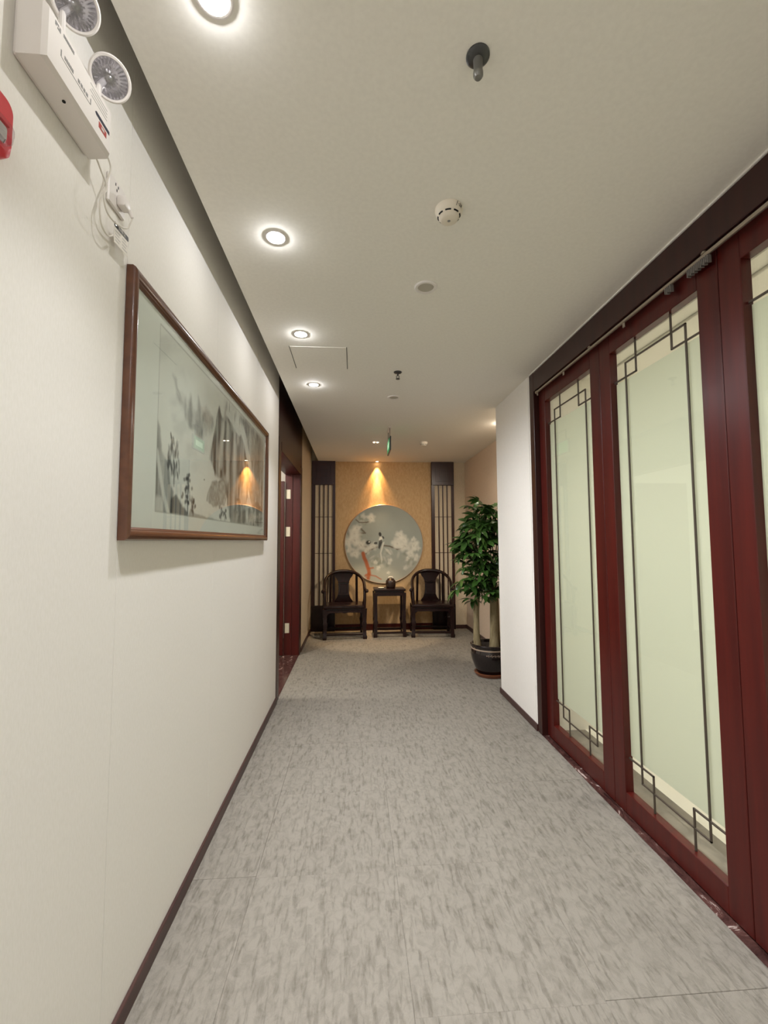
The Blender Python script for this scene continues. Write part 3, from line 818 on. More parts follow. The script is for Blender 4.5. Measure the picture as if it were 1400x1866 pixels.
# lower block, bank, groves
pimg = lay(pimg, poly_mask(U, V, [(2.09, 1.70), (2.04, 1.64), (2.015, 1.60), (2.12, 1.585), (2.30, 1.60), (2.36, 1.68), (2.30, 1.73), (2.16, 1.71)], 0.006, 0.035, 61, 16), ink, 0.5 + 0.6 * (dab - 0.5))
pimg = lay(pimg, poly_mask(U, V, [(1.63, 1.51), (1.635, 1.575), (1.69, 1.585), (1.74, 1.56), (1.80, 1.53), (1.80, 1.51)], 0.006, 0.03, 63, 20), ink2, 0.75)
pimg = lay(pimg, poly_mask(U, V, [(1.80, 1.51), (1.83, 1.55), (1.88, 1.53), (2.0, 1.525), (2.3, 1.518), (2.3, 1.50)], 0.006, 0.02, 64, 20), ink, 0.5)
def tree(y0, z0, z1, wdt, k, seed):
    global pimg
    r_ = random.Random(seed)
    pimg = lay(pimg, stroke(U, V, [(y0, z0), (y0 - 0.004, (z0 + z1) / 2), (y0 + 0.002, z1)], 0.004, 0.004), ink2, 0.85)
    for _ in range(k):
        zz = z0 + (z1 - z0) * r_.uniform(0.25, 1.0)
        pimg = lay(pimg, blob(U, V, y0 + r_.gauss(0, wdt * 0.5), zz, 0.010, 0.008, r_.uniform(-0.5, 0.5), 0.5), ink2, r_.uniform(0.4, 0.8))
tree(1.80, 1.53, 1.685, 0.045, 34, 1); tree(1.86, 1.52, 1.59, 0.03, 12, 2); tree(2.24, 1.515, 1.585, 0.04, 14, 3); tree(2.31, 1.515, 1.58, 0.03, 12, 4); tree(2.58, 1.52, 1.66, 0.05, 22, 5)
gro = poly_mask(U, V, [(2.55, 1.52), (2.62, 1.60), (2.74, 1.63), (2.90, 1.62), (3.05, 1.68), (3.24, 1.66), (3.24, 1.51), (2.55, 1.51)], 0.012, 0.06, 66, 12)
pimg = lay(pimg, gro, ink2, 0.55 + 1.8 * (vnoise(U * 22, V * 12, 67) - 0.47))
pimg = lay(pimg, blob(U, V, 1.985, 1.69, 0.006, 0.004), ink2, 0.8)
img = img * (1 - inp[..., None]) + pimg * inp[..., None]
edge_d = np.minimum.reduce([np.abs(U - PY0) + 9 * ((V < PZ0) | (V > PZ1)), np.abs(U - PY1) + 9 * ((V < PZ0) | (V > PZ1)), np.abs(V - PZ0) + 9 * ((U < PY0) | (U > PY1)), np.abs(V - PZ1) + 9 * ((U < PY0) | (U > PY1))])
img = lay(img, 1 - sstep(0.0015, 0.004, edge_d), L3(150, 152, 140), 0.6)
idx = np.arange(ny * nz).reshape(ny, nz)
quads = np.stack([idx[:-1, :-1], idx[1:, :-1], idx[1:, 1:], idx[:-1, 1:]], -1).reshape(-1, 4)
P = np.stack([np.full(U.shape, XL + 0.010), U * PK, 1.4148 + (V - 1.4148) * PK], -1).reshape(-1, 3)
colour_grid('painting_sheet', P, np.clip(img, 0, 1).reshape(-1, 3), quads, 'ink_print', pic, 'grey ink mountains with pines on a pale silk mount')
MB().box(XL + 0.002, XL + 0.008, FY0 + 0.03, FY1 - 0.03, FZ0 + 0.03, FZ1 - 0.03).build('backing_board', 'dark_wood', pic)
MB().box(XL + 0.0125, XL + 0.0140, FY0 + 0.0395, FY1 - 0.0395, FZ0 + 0.0395, FZ1 - 0.0395).build('glass_pane', 'glass_picture', pic, smooth=0, label='clear reflecting glass over the painting')

# ------------------------------------------------------------------ emergency light, socket, cable, tag, alarm on the left wall
em = thing('emergency_light', 'white twin-head emergency light box high on the left wall', 'emergency light', (XL, 0.98, 2.39))
eb = MB()
ex0, ex1 = XL + 0.0, XL + 0.064
eb.box(XL, XL + 0.010, 0.862, 1.100, 2.394, 2.512, 0.003)
r0 = [eb.bm.verts.new((XL + 0.010, yy, zz)) for yy, zz in ((0.858, 2.390), (1.104, 2.390), (1.104, 2.518), (0.858, 2.518))]
r1 = [eb.bm.verts.new((ex1 - 0.008, yy, zz)) for yy, zz in ((0.860, 2.392), (1.102, 2.392), (1.102, 2.516), (0.860, 2.516))]
r2 = [eb.bm.verts.new((ex1, yy, zz)) for yy, zz in ((0.868, 2.400), (1.095, 2.400), (1.095, 2.508), (0.868, 2.508))]
eb.ring_faces([r0, r1, r2])
eb.build('housing', 'plastic_white', em, smooth=25)
def mark(y0, y1, z0, z1, m_, name='printed_mark', x=ex1):
    MB().box(x, x + 0.0006, y0, y1, z0, z1).build(name, m_, em, smooth=0)
# flat print on the front: small logo, a grey word bar, an outlined capsule with two words, small text lines
mark(0.886, 0.890, 2.492, 2.501, 'print_grey'); mark(0.890, 0.897, 2.497, 2.501, 'print_grey'); mark(0.893, 0.903, 2.490, 2.494, 'print_grey'); mark(0.899, 0.903, 2.494, 2.500, 'print_grey')
for k in range(7):
    mark(0.912 + k * 0.0052, 0.9162 + k * 0.0052, 2.4945, 2.5015, 'print_grey')
for k in range(5):
    mark(0.918 + k * 0.0062, 0.9228 + k * 0.0062, 2.450, 2.458, 'print_grey')
for k in range(4):
    mark(0.964 + k * 0.0098, 0.9708 + k * 0.0098, 2.450, 2.458, 'print_grey')
mark(0.908, 1.010, 2.4435, 2.4447, 'print_grey'); mark(0.906, 0.9085, 2.4445, 2.459, 'print_grey'); mark(1.010, 1.0125, 2.4445, 2.459, 'print_grey')
for k in range(4):
    mark(1.008 + 0.006 * (k % 2), 1.078, 2.496 - k * 0.0085, 2.4978 - k * 0.0085, 'print_faint')
pl = MB(); pl.prism([(1.030 + 0.0045, 2.444), (1.030, 2.4485), (1.030 + 0.0045, 2.453), (1.090, 2.453), (1.090, 2.444)], lambda u, v, t: Vector((t, u, v)), ex1, ex1 + 0.0007)
pl.build('dark_label', 'print_navy', em, smooth=0)
mark(1.046, 1.078, 2.424, 2.439, 'print_red', 'red_label'); mark(1.056, 1.068, 2.428, 2.435, 'print_faint', 'red_label_text', ex1 + 0.0006)
MB().tube([(ex1 - 0.022, 0.955, 2.3925), (ex1 - 0.022, 0.955, 2.3895)], 0.0035, 12).build('indicator_hole', 'slot_black', em)
hd = Vector((0.52, -0.58, -0.63)).normalized()
q = hd.to_track_quat('Z', 'Y').to_matrix().to_4x4()
for cy, cz in ((0.948, 2.615), (1.088, 2.597)):
    c0 = Vector((XL + 0.062, cy, cz))
    M = Matrix.Translation(c0) @ q
    hdo = MB().lathe([(0.0, -0.038), (0.022, -0.036), (0.036, -0.020), (0.047, -0.004), (0.048, 0.004), (0.045, 0.007), (0.041, 0.006), (0.040, 0.002)], 40, M, True, False).build('lamp_head', 'plastic_white', em)
    MB().lathe([(0.040, 0.002), (0.030, -0.010), (0.016, -0.020), (0.007, -0.024), (0.0, -0.024)], 36, M, False, True).build('reflector', 'reflector', hdo)
    fc = MB()
    for k in range(28):           # cut facets around the reflector
        a = 2 * math.pi * k / 28
        c_, s_ = math.cos(a), math.sin(a)
        fc.tube([M @ Vector((0.037 * c_, 0.037 * s_, 0.000)), M @ Vector((0.026 * c_, 0.026 * s_, -0.012))], [0.0022, 0.0013], 5)
    for k in range(14):
        a = 2 * math.pi * k / 14
        c_, s_ = math.cos(a), math.sin(a)
        fc.tube([M @ Vector((0.020 * c_, 0.020 * s_, -0.0165)), M @ Vector((0.013 * c_, 0.013 * s_, -0.0205))], [0.002, 0.0012], 5)
    fc.build('reflector_facets', 'reflector', hdo)
    MB().lathe([(0.0, -0.024), (0.006, -0.024), (0.007, -0.012), (0.0, -0.009)], 16, M).build('bulb', 'steel', hdo)
    MB().lathe([(0.0, 0.0055), (0.041, 0.0045), (0.041, 0.0032), (0.0, 0.0042)], 36, M).build('lens', 'lens_clear', hdo)
    bk = c0 - hd * 0.034
    MB().tube([bk, Vector((XL + 0.035, cy, cz - 0.02)), Vector((XL + 0.035, cy, 2.514))], 0.007, 10).build('swivel_arm', 'plastic_white', em)

so = thing('wall_socket', 'white wall socket with a plug, under the emergency light', 'socket', (XL, 1.24, 2.40))
MB().box(XL, XL + 0.009, 1.196, 1.282, 2.358, 2.444, 0.003).build('plate', 'plastic_white', so)
for yy, zz in ((1.228, 2.429), (1.242, 2.429), (1.235, 2.416)):
    MB().box(XL + 0.009, XL + 0.0094, yy - 0.0018, yy + 0.0018, zz - 0.004, zz + 0.004).build('pin_hole', 'slot_black', so)
MB().box(XL + 0.009, XL + 0.034, 1.232, 1.268, 2.372, 2.404, 0.006, 2).build('plug', 'plastic_white', so, label='white mains plug')
MB().tube([(XL + 0.030, 1.262, 2.378), (XL + 0.036, 1.270, 2.362)], [0.006, 0.004], 10).build('strain_relief', 'plastic_white', so)

def bez(pts, n=10):
    """smooth curve through pts"""
    pts = [Vector(p) for p in pts]; out_ = []
    for i in range(len(pts) - 1):
        p0, p1, p2, p3 = pts[max(i - 1, 0)], pts[i], pts[i + 1], pts[min(i + 2, len(pts) - 1)]
        for k in range(n):
            t = k / n
            out_.append(0.5 * ((2 * p1) + (-p0 + p2) * t + (2 * p0 - 5 * p1 + 4 * p2 - p3) * t * t + (-p0 + 3 * p1 - 3 * p2 + p3) * t ** 3))
    out_.append(pts[-1]); return out_
cx = XL + 0.027
cab = thing('power_cable', 'thin white cable looping from the emergency light to the socket', 'cable', (cx, 1.15, 2.40))
MB().tube(bez([(cx - 0.01, 1.098, 2.455), (cx - 0.004, 1.135, 2.452), (cx, 1.160, 2.438), (cx, 1.167, 2.415), (cx, 1.144, 2.352), (cx, 1.127, 2.293), (cx - 0.003, 1.141, 2.247), (cx - 0.006, 1.176, 2.240), (cx - 0.009, 1.206, 2.262)]), 0.0021, 8).build('cord', 'cable_white', cab)
MB().tube(bez([(cx, 1.095, 2.400), (cx + 0.002, 1.123, 2.377), (cx + 0.005, 1.144, 2.352), (cx + 0.005, 1.134, 2.314), (cx + 0.004, 1.155, 2.287), (cx + 0.004, 1.203, 2.291), (cx + 0.005, 1.250, 2.315), (cx + 0.007, 1.262, 2.336), (cx + 0.009, 1.271, 2.362)]), 0.0021, 8).build('cord', 'cable_white', cab)

tgx = XL + 0.020
tg = thing('certificate_tag', 'small white paper tag with a black header hanging on the cable', 'tag', (tgx, 1.23, 2.30))
def tagpt(u, v, t):   # hangs tilted
    a = 0.06
    return Vector((tgx + t, 1.206 + u * math.cos(a) + v * math.sin(a), 2.304 - v * math.cos(a) + u * math.sin(a)))
MB().prism([(0, 0), (0.074, 0), (0.074, 0.058), (0, 0.058)], tagpt, 0, 0.0008).build('tag_card', 'tag_white', tg, smooth=0)
MB().prism([(0.003, -0.001), (0.073, -0.001), (0.076, 0.002), (0.076, 0.010), (0.073, 0.013), (0.003, 0.013), (0.0, 0.010), (0.0, 0.002)], tagpt, 0.0008, 0.0013).build('tag_header', 'tag_black', tg, smooth=0)
for k in range(4):
    for j in range(2):
        MB().prism([(0.006 + 0.036 * j, 0.020 + k * 0.009), (0.006 + 0.036 * j + 0.026 - 0.006 * ((k + j) % 2), 0.020 + k * 0.009), (0.006 + 0.036 * j + 0.026 - 0.006 * ((k + j) % 2), 0.0235 + k * 0.009), (0.006 + 0.036 * j, 0.0235 + k * 0.009)], tagpt, 0.0008, 0.0011).build('printed_line', 'print_faint', tg, smooth=0)
def text_mesh(body, size):
    cu = bpy.data.curves.new('lettering', 'FONT'); cu.body = body; cu.size = size; cu.align_x = 'CENTER'; cu.align_y = 'CENTER'
    to = bpy.data.objects.new('lettering', cu); COL.objects.link(to)
    bpy.context.view_layer.update()
    me = bpy.data.meshes.new_from_object(to.evaluated_get(bpy.context.evaluated_depsgraph_get()))
    bpy.data.objects.remove(to); bpy.data.curves.remove(cu)
    return me
me = text_mesh('\u5408\u683c\u8bc1', 0.0115)
for v in me.vertices:
    p = tagpt(0.040 + v.co.x * 1.15, 0.0058 - v.co.y, 0.0016); v.co = p
link_mesh('lettering', me, 'tag_white', tg, 0)
MB().tube([tagpt(0.008, 0.006, 0.0012), tagpt(0.008, 0.006, 0.0018)], 0.003, 12).build('eyelet', 'steel', tg)

al = thing('fire_alarm', 'red sounder strobe with a clear lens band at the left edge', 'alarm', (XL, 0.775, 2.185))
def sq(hw, hh, r, n=6):
    out_ = []
    for (sx, sz, a0) in ((1, 1, 0), (-1, 1, 90), (-1, -1, 180), (1, -1, 270)):
        for k in range(n + 1):
            a = math.radians(a0 + 90 * k / n)
            out_.append((sx * (hw - r) + r * math.cos(a), sz * (hh - r) + r * math.sin(a)))
    return out_
def slab(stages, material, name, parent, yc, zc):
    b_ = MB(); rings = []
    for hw, hh, r, x in stages:
        rings.append([b_.bm.verts.new((x, yc + u, zc + v)) for u, v in sq(hw, hh, r)])
    b_.ring_faces(rings); return b_.build(name, material, parent, smooth=40)
slab([(0.062, 0.060, 0.022, XL), (0.063, 0.061, 0.023, XL + 0.006), (0.060, 0.058, 0.022, XL + 0.026), (0.052, 0.050, 0.02, XL + 0.034)], 'alarm_red', 'body', al, 0.780, 2.196)
slab([(0.046, 0.020, 0.012, XL + 0.032), (0.044, 0.019, 0.012, XL + 0.046), (0.036, 0.013, 0.010, XL + 0.054)], 'lens_clear', 'strobe_lens', al, 0.776, 2.170)
slab([(0.040, 0.015, 0.006, XL + 0.0345), (0.034, 0.012, 0.005, XL + 0.042)], 'reflector', 'strobe_reflector', al, 0.776, 2.170)
MB().box(XL + 0.033, XL + 0.038, 0.738, 0.822, 2.194, 2.200, 0.001).build('divider_rib', 'alarm_red', al)

# ------------------------------------------------------------------ end wall furnishing
def pilaster(xc, label):
    t = thing('slatted_pilaster', label, 'pilaster', (xc, YB, 0), 'slatted pilasters on the end wall')
    w = 0.185; yb, yf_ = YB - 0.0105, YB - 0.055
    tb = MB().box(xc - w, xc + w, yf_ - 0.012, yb, 2.315, H, 0.004).build('capital_block', 'dark_wood', t)
    fr_ = MB()
    for (a, b_, c, d) in ((-0.12, 0.12, 2.63, 2.645), (-0.12, 0.12, 2.375, 2.39), (-0.12, -0.105, 2.39, 2.63), (0.105, 0.12, 2.39, 2.63), (-0.06, 0.06, 2.45, 2.57)):
        fr_.box(xc + a, xc + b_, yf_ - 0.016, yf_ - 0.012, c, d, 0.0015)
    fr_.build('carved_moulding', 'dark_wood', tb)
    MB().box(xc - w, xc + w, yf_ - 0.012, yb, 0.0, 0.40, 0.004).build('base_block', 'rosewood', t)
    MB().box(xc - w + 0.05, xc + w - 0.02, yb - 0.015, yb, 0.40, 2.315).build('cloth_panel', 'beige_paper', t, label='beige cloth behind the slats')
    MB().box(xc - w, xc - w + 0.052, yf_, yb, 0.40, 2.315, 0.002).build('stile', 'dark_wood', t)
    MB().box(xc + w - 0.042, xc + w, yf_, yb, 0.40, 2.315, 0.002).build('stile', 'dark_wood', t)
    for k in range(3):
        x = xc - w + 0.052 + (2 * w - 0.094) * (k + 1) / 4
        MB().box(x - 0.008, x + 0.008, yf_ + 0.006, yb - 0.015, 0.40, 2.315, 0.002).build('slat', 'dark_wood', t)
    for zz in (1.80, 1.22):
        MB().box(xc - w + 0.05, xc + w - 0.04, yb - 0.020, yb - 0.013, zz - 0.004, zz + 0.004).build('cross_bar', 'dark_wood', t)
    return t
pilaster(-0.489, 'dark slatted wooden pilaster at the left end of the end wall')
pilaster(1.440, 'dark slatted wooden pilaster right of the round picture, behind the tree')

# round picture: magnolias and a long-tailed bird
RC, RZ, RR = 0.478, 1.366, 0.634
rp = thing('round_picture', 'large round grey-green painting of white blossoms and a long-tailed bird', 'picture', (RC, YB - 0.01, RZ))
TY = 0.018
def tilt(y, z): return y - 0.0
MB().lathe([(RR - 0.012, 0.0), (RR, 0.0), (RR, 0.032), (RR - 0.004, 0.036), (RR - 0.010, 0.036), (RR - 0.012, 0.032)], 96,
           Matrix.Translation((RC, YB - 0.010, RZ)) @ Matrix.Rotation(math.pi / 2, 4, 'X'), False, False).build('rim', 'pot_band', rp, label='thin pale rim')
MB().lathe([(0.0, 0.0), (RR - 0.011, 0.0), (RR - 0.011, 0.030), (0.0, 0.030)], 64, Matrix.Translation((RC, YB - 0.010, RZ)) @ Matrix.Rotation(math.pi / 2, 4, 'X')).build('backing_disc', 'dark_wood', rp)
nr, na = 110, 220
rr = np.linspace(0.0005, RR - 0.010, nr); aa = np.linspace(0, 2 * np.pi, na, endpoint=False)
R_, A_ = np.meshgrid(rr, aa, indexing='ij')
U = R_ * np.cos(A_) / RR; V = R_ * np.sin(A_) / RR       # -1..1, u right, v up
bg = L3(158, 163, 152); bg2 = L3(176, 176, 160)
k = sstep(-0.2, -1.0, V)[..., None] if False else sstep(0.1, 0.9, -V)[..., None]
pimg = bg * (1 - k) + bg2 * k
pimg = pimg * (1 + 0.10 * (vnoise(U * 4 + 9, V * 4 + 9, 71) - 0.5))[..., None]
white = L3(226, 224, 208); shade = L3(176, 174, 156); brn = L3(92, 76, 60); org = L3(176, 92, 48); blk = L3(36, 32, 32); gln = L3(124, 132, 112)
def pt(zx, zy):   # from the studied crop to disc units
    return ((zx - 692) / 618.0, (712 - zy) / 628.0)
def flower(zx, zy, r, n_, seed, op=0.85):
    global pimg
    r_ = random.Random(seed); x, y_ = pt(zx, zy)
    for k_ in range(n_):
        a = 2 * math.pi * k_ / n_ + r_.uniform(-0.4, 0.4)
        cxx, cyy = x + 0.55 * r * math.cos(a), y_ + 0.55 * r * math.sin(a)
        pimg = lay(pimg, blob(U, V, cxx, cyy, r * 0.66, r * 0.44, a, 0.6), white if k_ % 2 else white * 0.88, op * rs.uniform(0.5, 0.9))
        pimg = lay(pimg, blob(U, V, x + 0.2 * r * math.cos(a), y_ + 0.2 * r * math.sin(a), r * 0.22, r * 0.12, a, 0.6), shade, 0.6)
def branch(pts, w, col=brn, op=0.75):
    global pimg
    pimg = lay(pimg, stroke(U, V, [pt(*p) for p in pts], w, w * 0.8), col, op)
rs = random.Random(4)
for _ in range(150):          # pale foliage haze, left mass, right mass, lower sprays
    sx, sy, sp = rs.choice(((250, 560, 130), (250, 680, 120), (950, 680, 110), (1130, 780, 100), (700, 960, 150), (1080, 980, 110), (560, 1020, 120), (330, 340, 60)))
    x, y_ = pt(rs.gauss(sx, sp * 0.6), rs.gauss(sy, sp * 0.5))
    pimg = lay(pimg, blob(U, V, x, y_, rs.uniform(0.04, 0.09), rs.uniform(0.025, 0.05), rs.uniform(0, 3), 0.6), rs.choice((shade, gln, white * 0.85)), rs.uniform(0.25, 0.5))
branch([(90, 640), (230, 700), (300, 740), (420, 760)], 0.025); branch([(110, 480), (140, 540), (160, 600)], 0.04, blk, 0.7)
branch([(250, 330), (300, 370), (420, 370), (480, 350)], 0.015); branch([(580, 760), (470, 810), (410, 860)], 0.022, brn, 0.9)
branch([(690, 740), (780, 750), (900, 800), (1060, 760)], 0.020); branch([(300, 540), (400, 540), (330, 470)], 0.02)
for a in ((370, 270, .07, 5, 1), (490, 300, .10, 6, 2), (230, 540, .15, 7, 3), (120, 680, .10, 6, 4), (230, 640, .14, 7, 5), (270, 460, .09, 5, 6), (330, 720, .13, 6, 7), (160, 790, .09, 5, 8), (240, 860, .11, 6, 9), (520, 750, .10, 5, 10), (430, 810, .09, 5, 19),
          (940, 570, .10, 6, 11), (1010, 640, .10, 6, 12), (900, 700, .13, 7, 13), (1010, 740, .14, 7, 14), (1160, 730, .12, 6, 15), (1220, 780, .07, 5, 16), (1160, 640, .06, 5, 17), (1110, 870, .10, 6, 18), (1200, 930, .08, 5, 20), (1030, 1090, .06, 5, 21), (780, 990, .07, 5, 22), (760, 1170, .04, 5, 23), (1060, 950, .05, 5, 24), (560, 1000, .05, 5, 25), (600, 1090, .05, 5, 26)):
    flower(*a)
# orange-red rock stem
branch([(365, 860), (380, 930), (410, 990), (430, 1060), (450, 1120), (460, 1180), (440, 1260)], 0.05, org, 0.9)
branch([(450, 1180), (400, 1210)], 0.03, org, 0.8); branch([(455, 1100), (520, 1090)], 0.025, org, 0.7); branch([(460, 1200), (560, 1220), (640, 1270)], 0.018, org, 0.7)
# birds: one dark-headed at left, one with a long pale tail
pimg = lay(pimg, blob(U, V, *pt(445, 690), 0.062, 0.05, 0.2), blk, 0.9); pimg = lay(pimg, blob(U, V, *pt(460, 680), 0.022, 0.018), white, 0.8)
pimg = lay(pimg, blob(U, V, *pt(560, 700), 0.045, 0.03, 0.1), blk, 0.85)
pimg = lay(pimg, blob(U, V, *pt(630, 560), 0.035, 0.055, 0.2), blk, 0.9); pimg = lay(pimg, blob(U, V, *pt(675, 610), 0.04, 0.025, -0.8), blk, 0.8)
pimg = lay(pimg, blob(U, V, *pt(640, 640), 0.045, 0.07, -0.2), white, 0.9)
pimg = lay(pimg, poly_mask(U, V, [pt(615, 660), pt(660, 640), pt(665, 690), pt(620, 800), pt(600, 770)], 0.012), blk, 0.85)
pimg = lay(pimg, poly_mask(U, V, [pt(670, 690), pt(700, 680), pt(650, 860), pt(670, 960), pt(650, 1020), pt(625, 860)], 0.015), white, 0.65)
pimg = lay(pimg, poly_mask(U, V, [pt(700, 780), pt(760, 800), pt(810, 880), pt(790, 890), pt(740, 840)], 0.015), white, 0.55)
idx = np.arange(nr * na).reshape(nr, na); nx_ = np.roll(idx, -1, 1)
quads = np.stack([idx[:-1], idx[1:], nx_[1:], nx_[:-1]], -1).reshape(-1, 4)
P = np.stack([RC + R_ * np.cos(A_), np.full(R_.shape, YB - 0.010 - 0.0325), RZ + R_ * np.sin(A_)], -1).reshape(-1, 3)
colour_grid('painted_disc', P, np.clip(pimg, 0, 1).reshape(-1, 3), quads, 'silk_print', rp, 'painting of white magnolias, a red stem and a black and white bird')

# horseshoe-back armchairs (front towards -y)
def chair(label):
    t = thing('horseshoe_armchair', label, 'armchair', (0, 0, 0), 'pair of horseshoe armchairs')
    W, Dp = 0.285, 0.225
    seat = MB().box(-W - 0.02, W + 0.02, -Dp - 0.02, Dp + 0.02, 0.435, 0.475, 0.008, 2)
    seat.build('seat_frame', 'rosewood', t)
    MB().box(-W + 0.045, W - 0.045, -Dp + 0.045, Dp - 0.045, 0.472, 0.479, 0.003).build('seat_panel', 'rosewood', t)
    MB().box(-W, W, -Dp, Dp, 0.410, 0.435, 0.003).build('waist', 'rosewood', t)
    # aprons with shaped lower edge
    ap = [(-W, 0.41), (W, 0.41), (W, 0.33), (W - 0.03, 0.35), (W - 0.06, 0.375), (0.05, 0.380), (0.0, 0.370), (-0.05, 0.380), (-W + 0.06, 0.375), (-W + 0.03, 0.35), (-W, 0.33)]
    MB().prism(ap, lambda u, v, s: Vector((u, s, v)), -Dp - 0.012, -Dp + 0.012).build('apron', 'rosewood', t)
    MB().prism(ap, lambda u, v, s: Vector((u, s, v)), Dp - 0.012, Dp + 0.012).build('apron', 'rosewood', t)
    k = Dp / W
    for sx in (-1, 1):
        MB().prism([(u * k, v) for u, v in ap], lambda u, v, s: Vector((s, u, v)), sx * W - 0.012, sx * W + 0.012).build('apron', 'rosewood', t)
        for sy in (-1, 1):
            lg = MB()
            prof_ = [(0.0, 0.027, 0.010), (0.035, 0.031, 0.012), (0.06, 0.025, 0.004), (0.15, 0.024, -0.004), (0.22, 0.034, -0.006), (0.245, 0.026, 0.0), (0.33, 0.028, 0.004), (0.435, 0.031, 0.004)]
            rings = []
            for z, hw, o_ in prof_:
                cx_, cy_ = sx * (W + o_ * 0.5), sy * (Dp + o_ * 0.5)
                rings.append([lg.bm.verts.new((cx_ + a * hw, cy_ + b_ * hw, z)) for a, b_ in ((-1, -1), (1, -1), (1, 1), (-1, 1))])
            lg.ring_faces(rings); lg.build('leg', 'rosewood', t, smooth=30)
    for sy in (-1, 1):
        MB().box(-W, W, sy * Dp - 0.017, sy * Dp + 0.017, 0.055, 0.085, 0.004).build('base_rail', 'rosewood', t)
    for sx in (-1, 1):
        MB().box(sx * W - 0.017, sx * W + 0.017, -Dp, Dp, 0.055, 0.085, 0.004).build('base_rail', 'rosewood', t)
    # horseshoe crest and arms
    half = [(0.0, 0.215, 0.945), (0.10, 0.205, 0.940), (0.19, 0.165, 0.915), (0.255, 0.09, 0.868), (0.288, 0.0, 0.812), (0.296, -0.09, 0.758), (0.296, -0.165, 0.718), (0.305, -0.215, 0.695), (0.325, -0.24, 0.690)]
    pts = bez([(-x, y_, z) for x, y_, z in reversed(half)] + half[1:], 6)
    nP = len(pts)
    rad = [0.0225 + 0.006 * math.exp(-((i - nP / 2) / (nP * 0.10)) ** 2) for i in range(nP)]
    MB().tube(pts, rad, 12).build('crest_rail', 'rosewood', t, smooth=60)
    for sx in (-1, 1):
        MB().lathe([(0.0, -0.018), (0.018, -0.014), (0.026, 0.0), (0.018, 0.014), (0.0, 0.018)], 18, Matrix.Translation((sx * 0.318, -0.236, 0.684)) @ Matrix.Rotation(math.pi / 2, 4, 'X')).build('arm_scroll', 'rosewood', t, smooth=60, label='curled arm end')
        MB().tube(bez([(sx * W, -Dp, 0.47), (sx * (W + 0.004), -Dp + 0.004, 0.58), (sx * 0.292, -0.185, 0.715)], 6), 0.022, 10).build('arm_post', 'rosewood', t, smooth=60)
        MB().tube(bez([(sx * W, -0.01, 0.47), (sx * (W + 0.02), -0.005, 0.60), (sx * 0.288, 0.0, 0.80)], 6), [0.014] * 13, 10).build('side_post', 'rosewood', t, smooth=60)
        MB().tube([(sx * (W - 0.08), Dp - 0.005, 0.47), (sx * 0.198, 0.165, 0.905)], 0.019, 10).build('back_post', 'rosewood', t, smooth=60)
        # spandrel under the front of the arm
        MB().prism([(-0.19, 0.70), (-0.15, 0.715), (-0.165, 0.66), (-0.19, 0.60)], lambda u, v, s, sx=sx: Vector((s, u, v)), sx * 0.288 - 0.006, sx * 0.288 + 0.006).build('spandrel', 'rosewood', t)
    # splat: waisted board with flared head and foot, curved in depth
    sp = MB(); rings = []
    for z, hw in ((0.472, 0.150), (0.49, 0.140), (0.53, 0.110), (0.565, 0.095), (0.60, 0.084), (0.66, 0.078), (0.74, 0.080), (0.79, 0.088), (0.83, 0.105), (0.87, 0.135), (0.90, 0.150), (0.94, 0.150)):
        yy = Dp - 0.012 - 0.01 * math.sin((z - 0.47) / 0.47 * math.pi * 2) - 0.0 * z
        rings.append([sp.bm.verts.new(v) for v in ((-hw, yy - 0.009, z), (hw, yy - 0.009, z), (hw, yy + 0.009, z), (-hw, yy + 0.009, z))])
    sp.ring_faces(rings); spo = sp.build('back_splat', 'rosewood', t, smooth=30)
    for zz in (0.585, 0.775):
        MB().box(-0.088, 0.088, Dp - 0.045, Dp - 0.010, zz - 0.008, zz + 0.008, 0.004).build('splat_moulding', 'rosewood', spo)
    MB().box(-0.055, 0.055, Dp - 0.034, Dp - 0.012, 0.610, 0.750, 0.004).build('splat_panel', 'rosewood', spo, label='raised panel in the middle of the splat')
    return t
c1 = chair('dark rosewood horseshoe armchair left of the small table')
c2 = copy_tree(c1); c2['label'] = 'dark rosewood horseshoe armchair right of the small table, partly behind the tree'
c1.location = (-0.150, 6.665, 0.0); c1.rotation_euler.z = math.radians(4)
c2.location = (1.175, 6.690, 0.0); c2.rotation_euler.z = math.radians(-5)

# tea table between them
tt = thing('tea_table', 'small dark rosewood tea table between the two armchairs', 'table', (0.527, 6.69, 0))
tx, ty, tw_, td = 0.527, 6.69, 0.235, 0.185
MB().box(tx - tw_, tx + tw_, ty - td, ty + td, 0.672, 0.70, 0.006, 2).build('table_top', 'rosewood', tt)
MB().box(tx - tw_ + 0.02, tx + tw_ - 0.02, ty - td + 0.02, ty + td - 0.02, 0.645, 0.672, 0.002).build('waist', 'rosewood', tt)
for sy in (-1, 1):
    MB().box(tx - tw_ + 0.01, tx + tw_ - 0.01, ty + sy * (td - 0.02) - 0.01, ty + sy * (td - 0.02) + 0.01, 0.600, 0.645, 0.003).build('apron', 'rosewood', tt)
    MB().box(tx - tw_ + 0.02, tx + tw_ - 0.02, ty + sy * (td - 0.022) - 0.016, ty + sy * (td - 0.022) + 0.016, 0.05, 0.078, 0.003).build('base_rail', 'rosewood', tt)
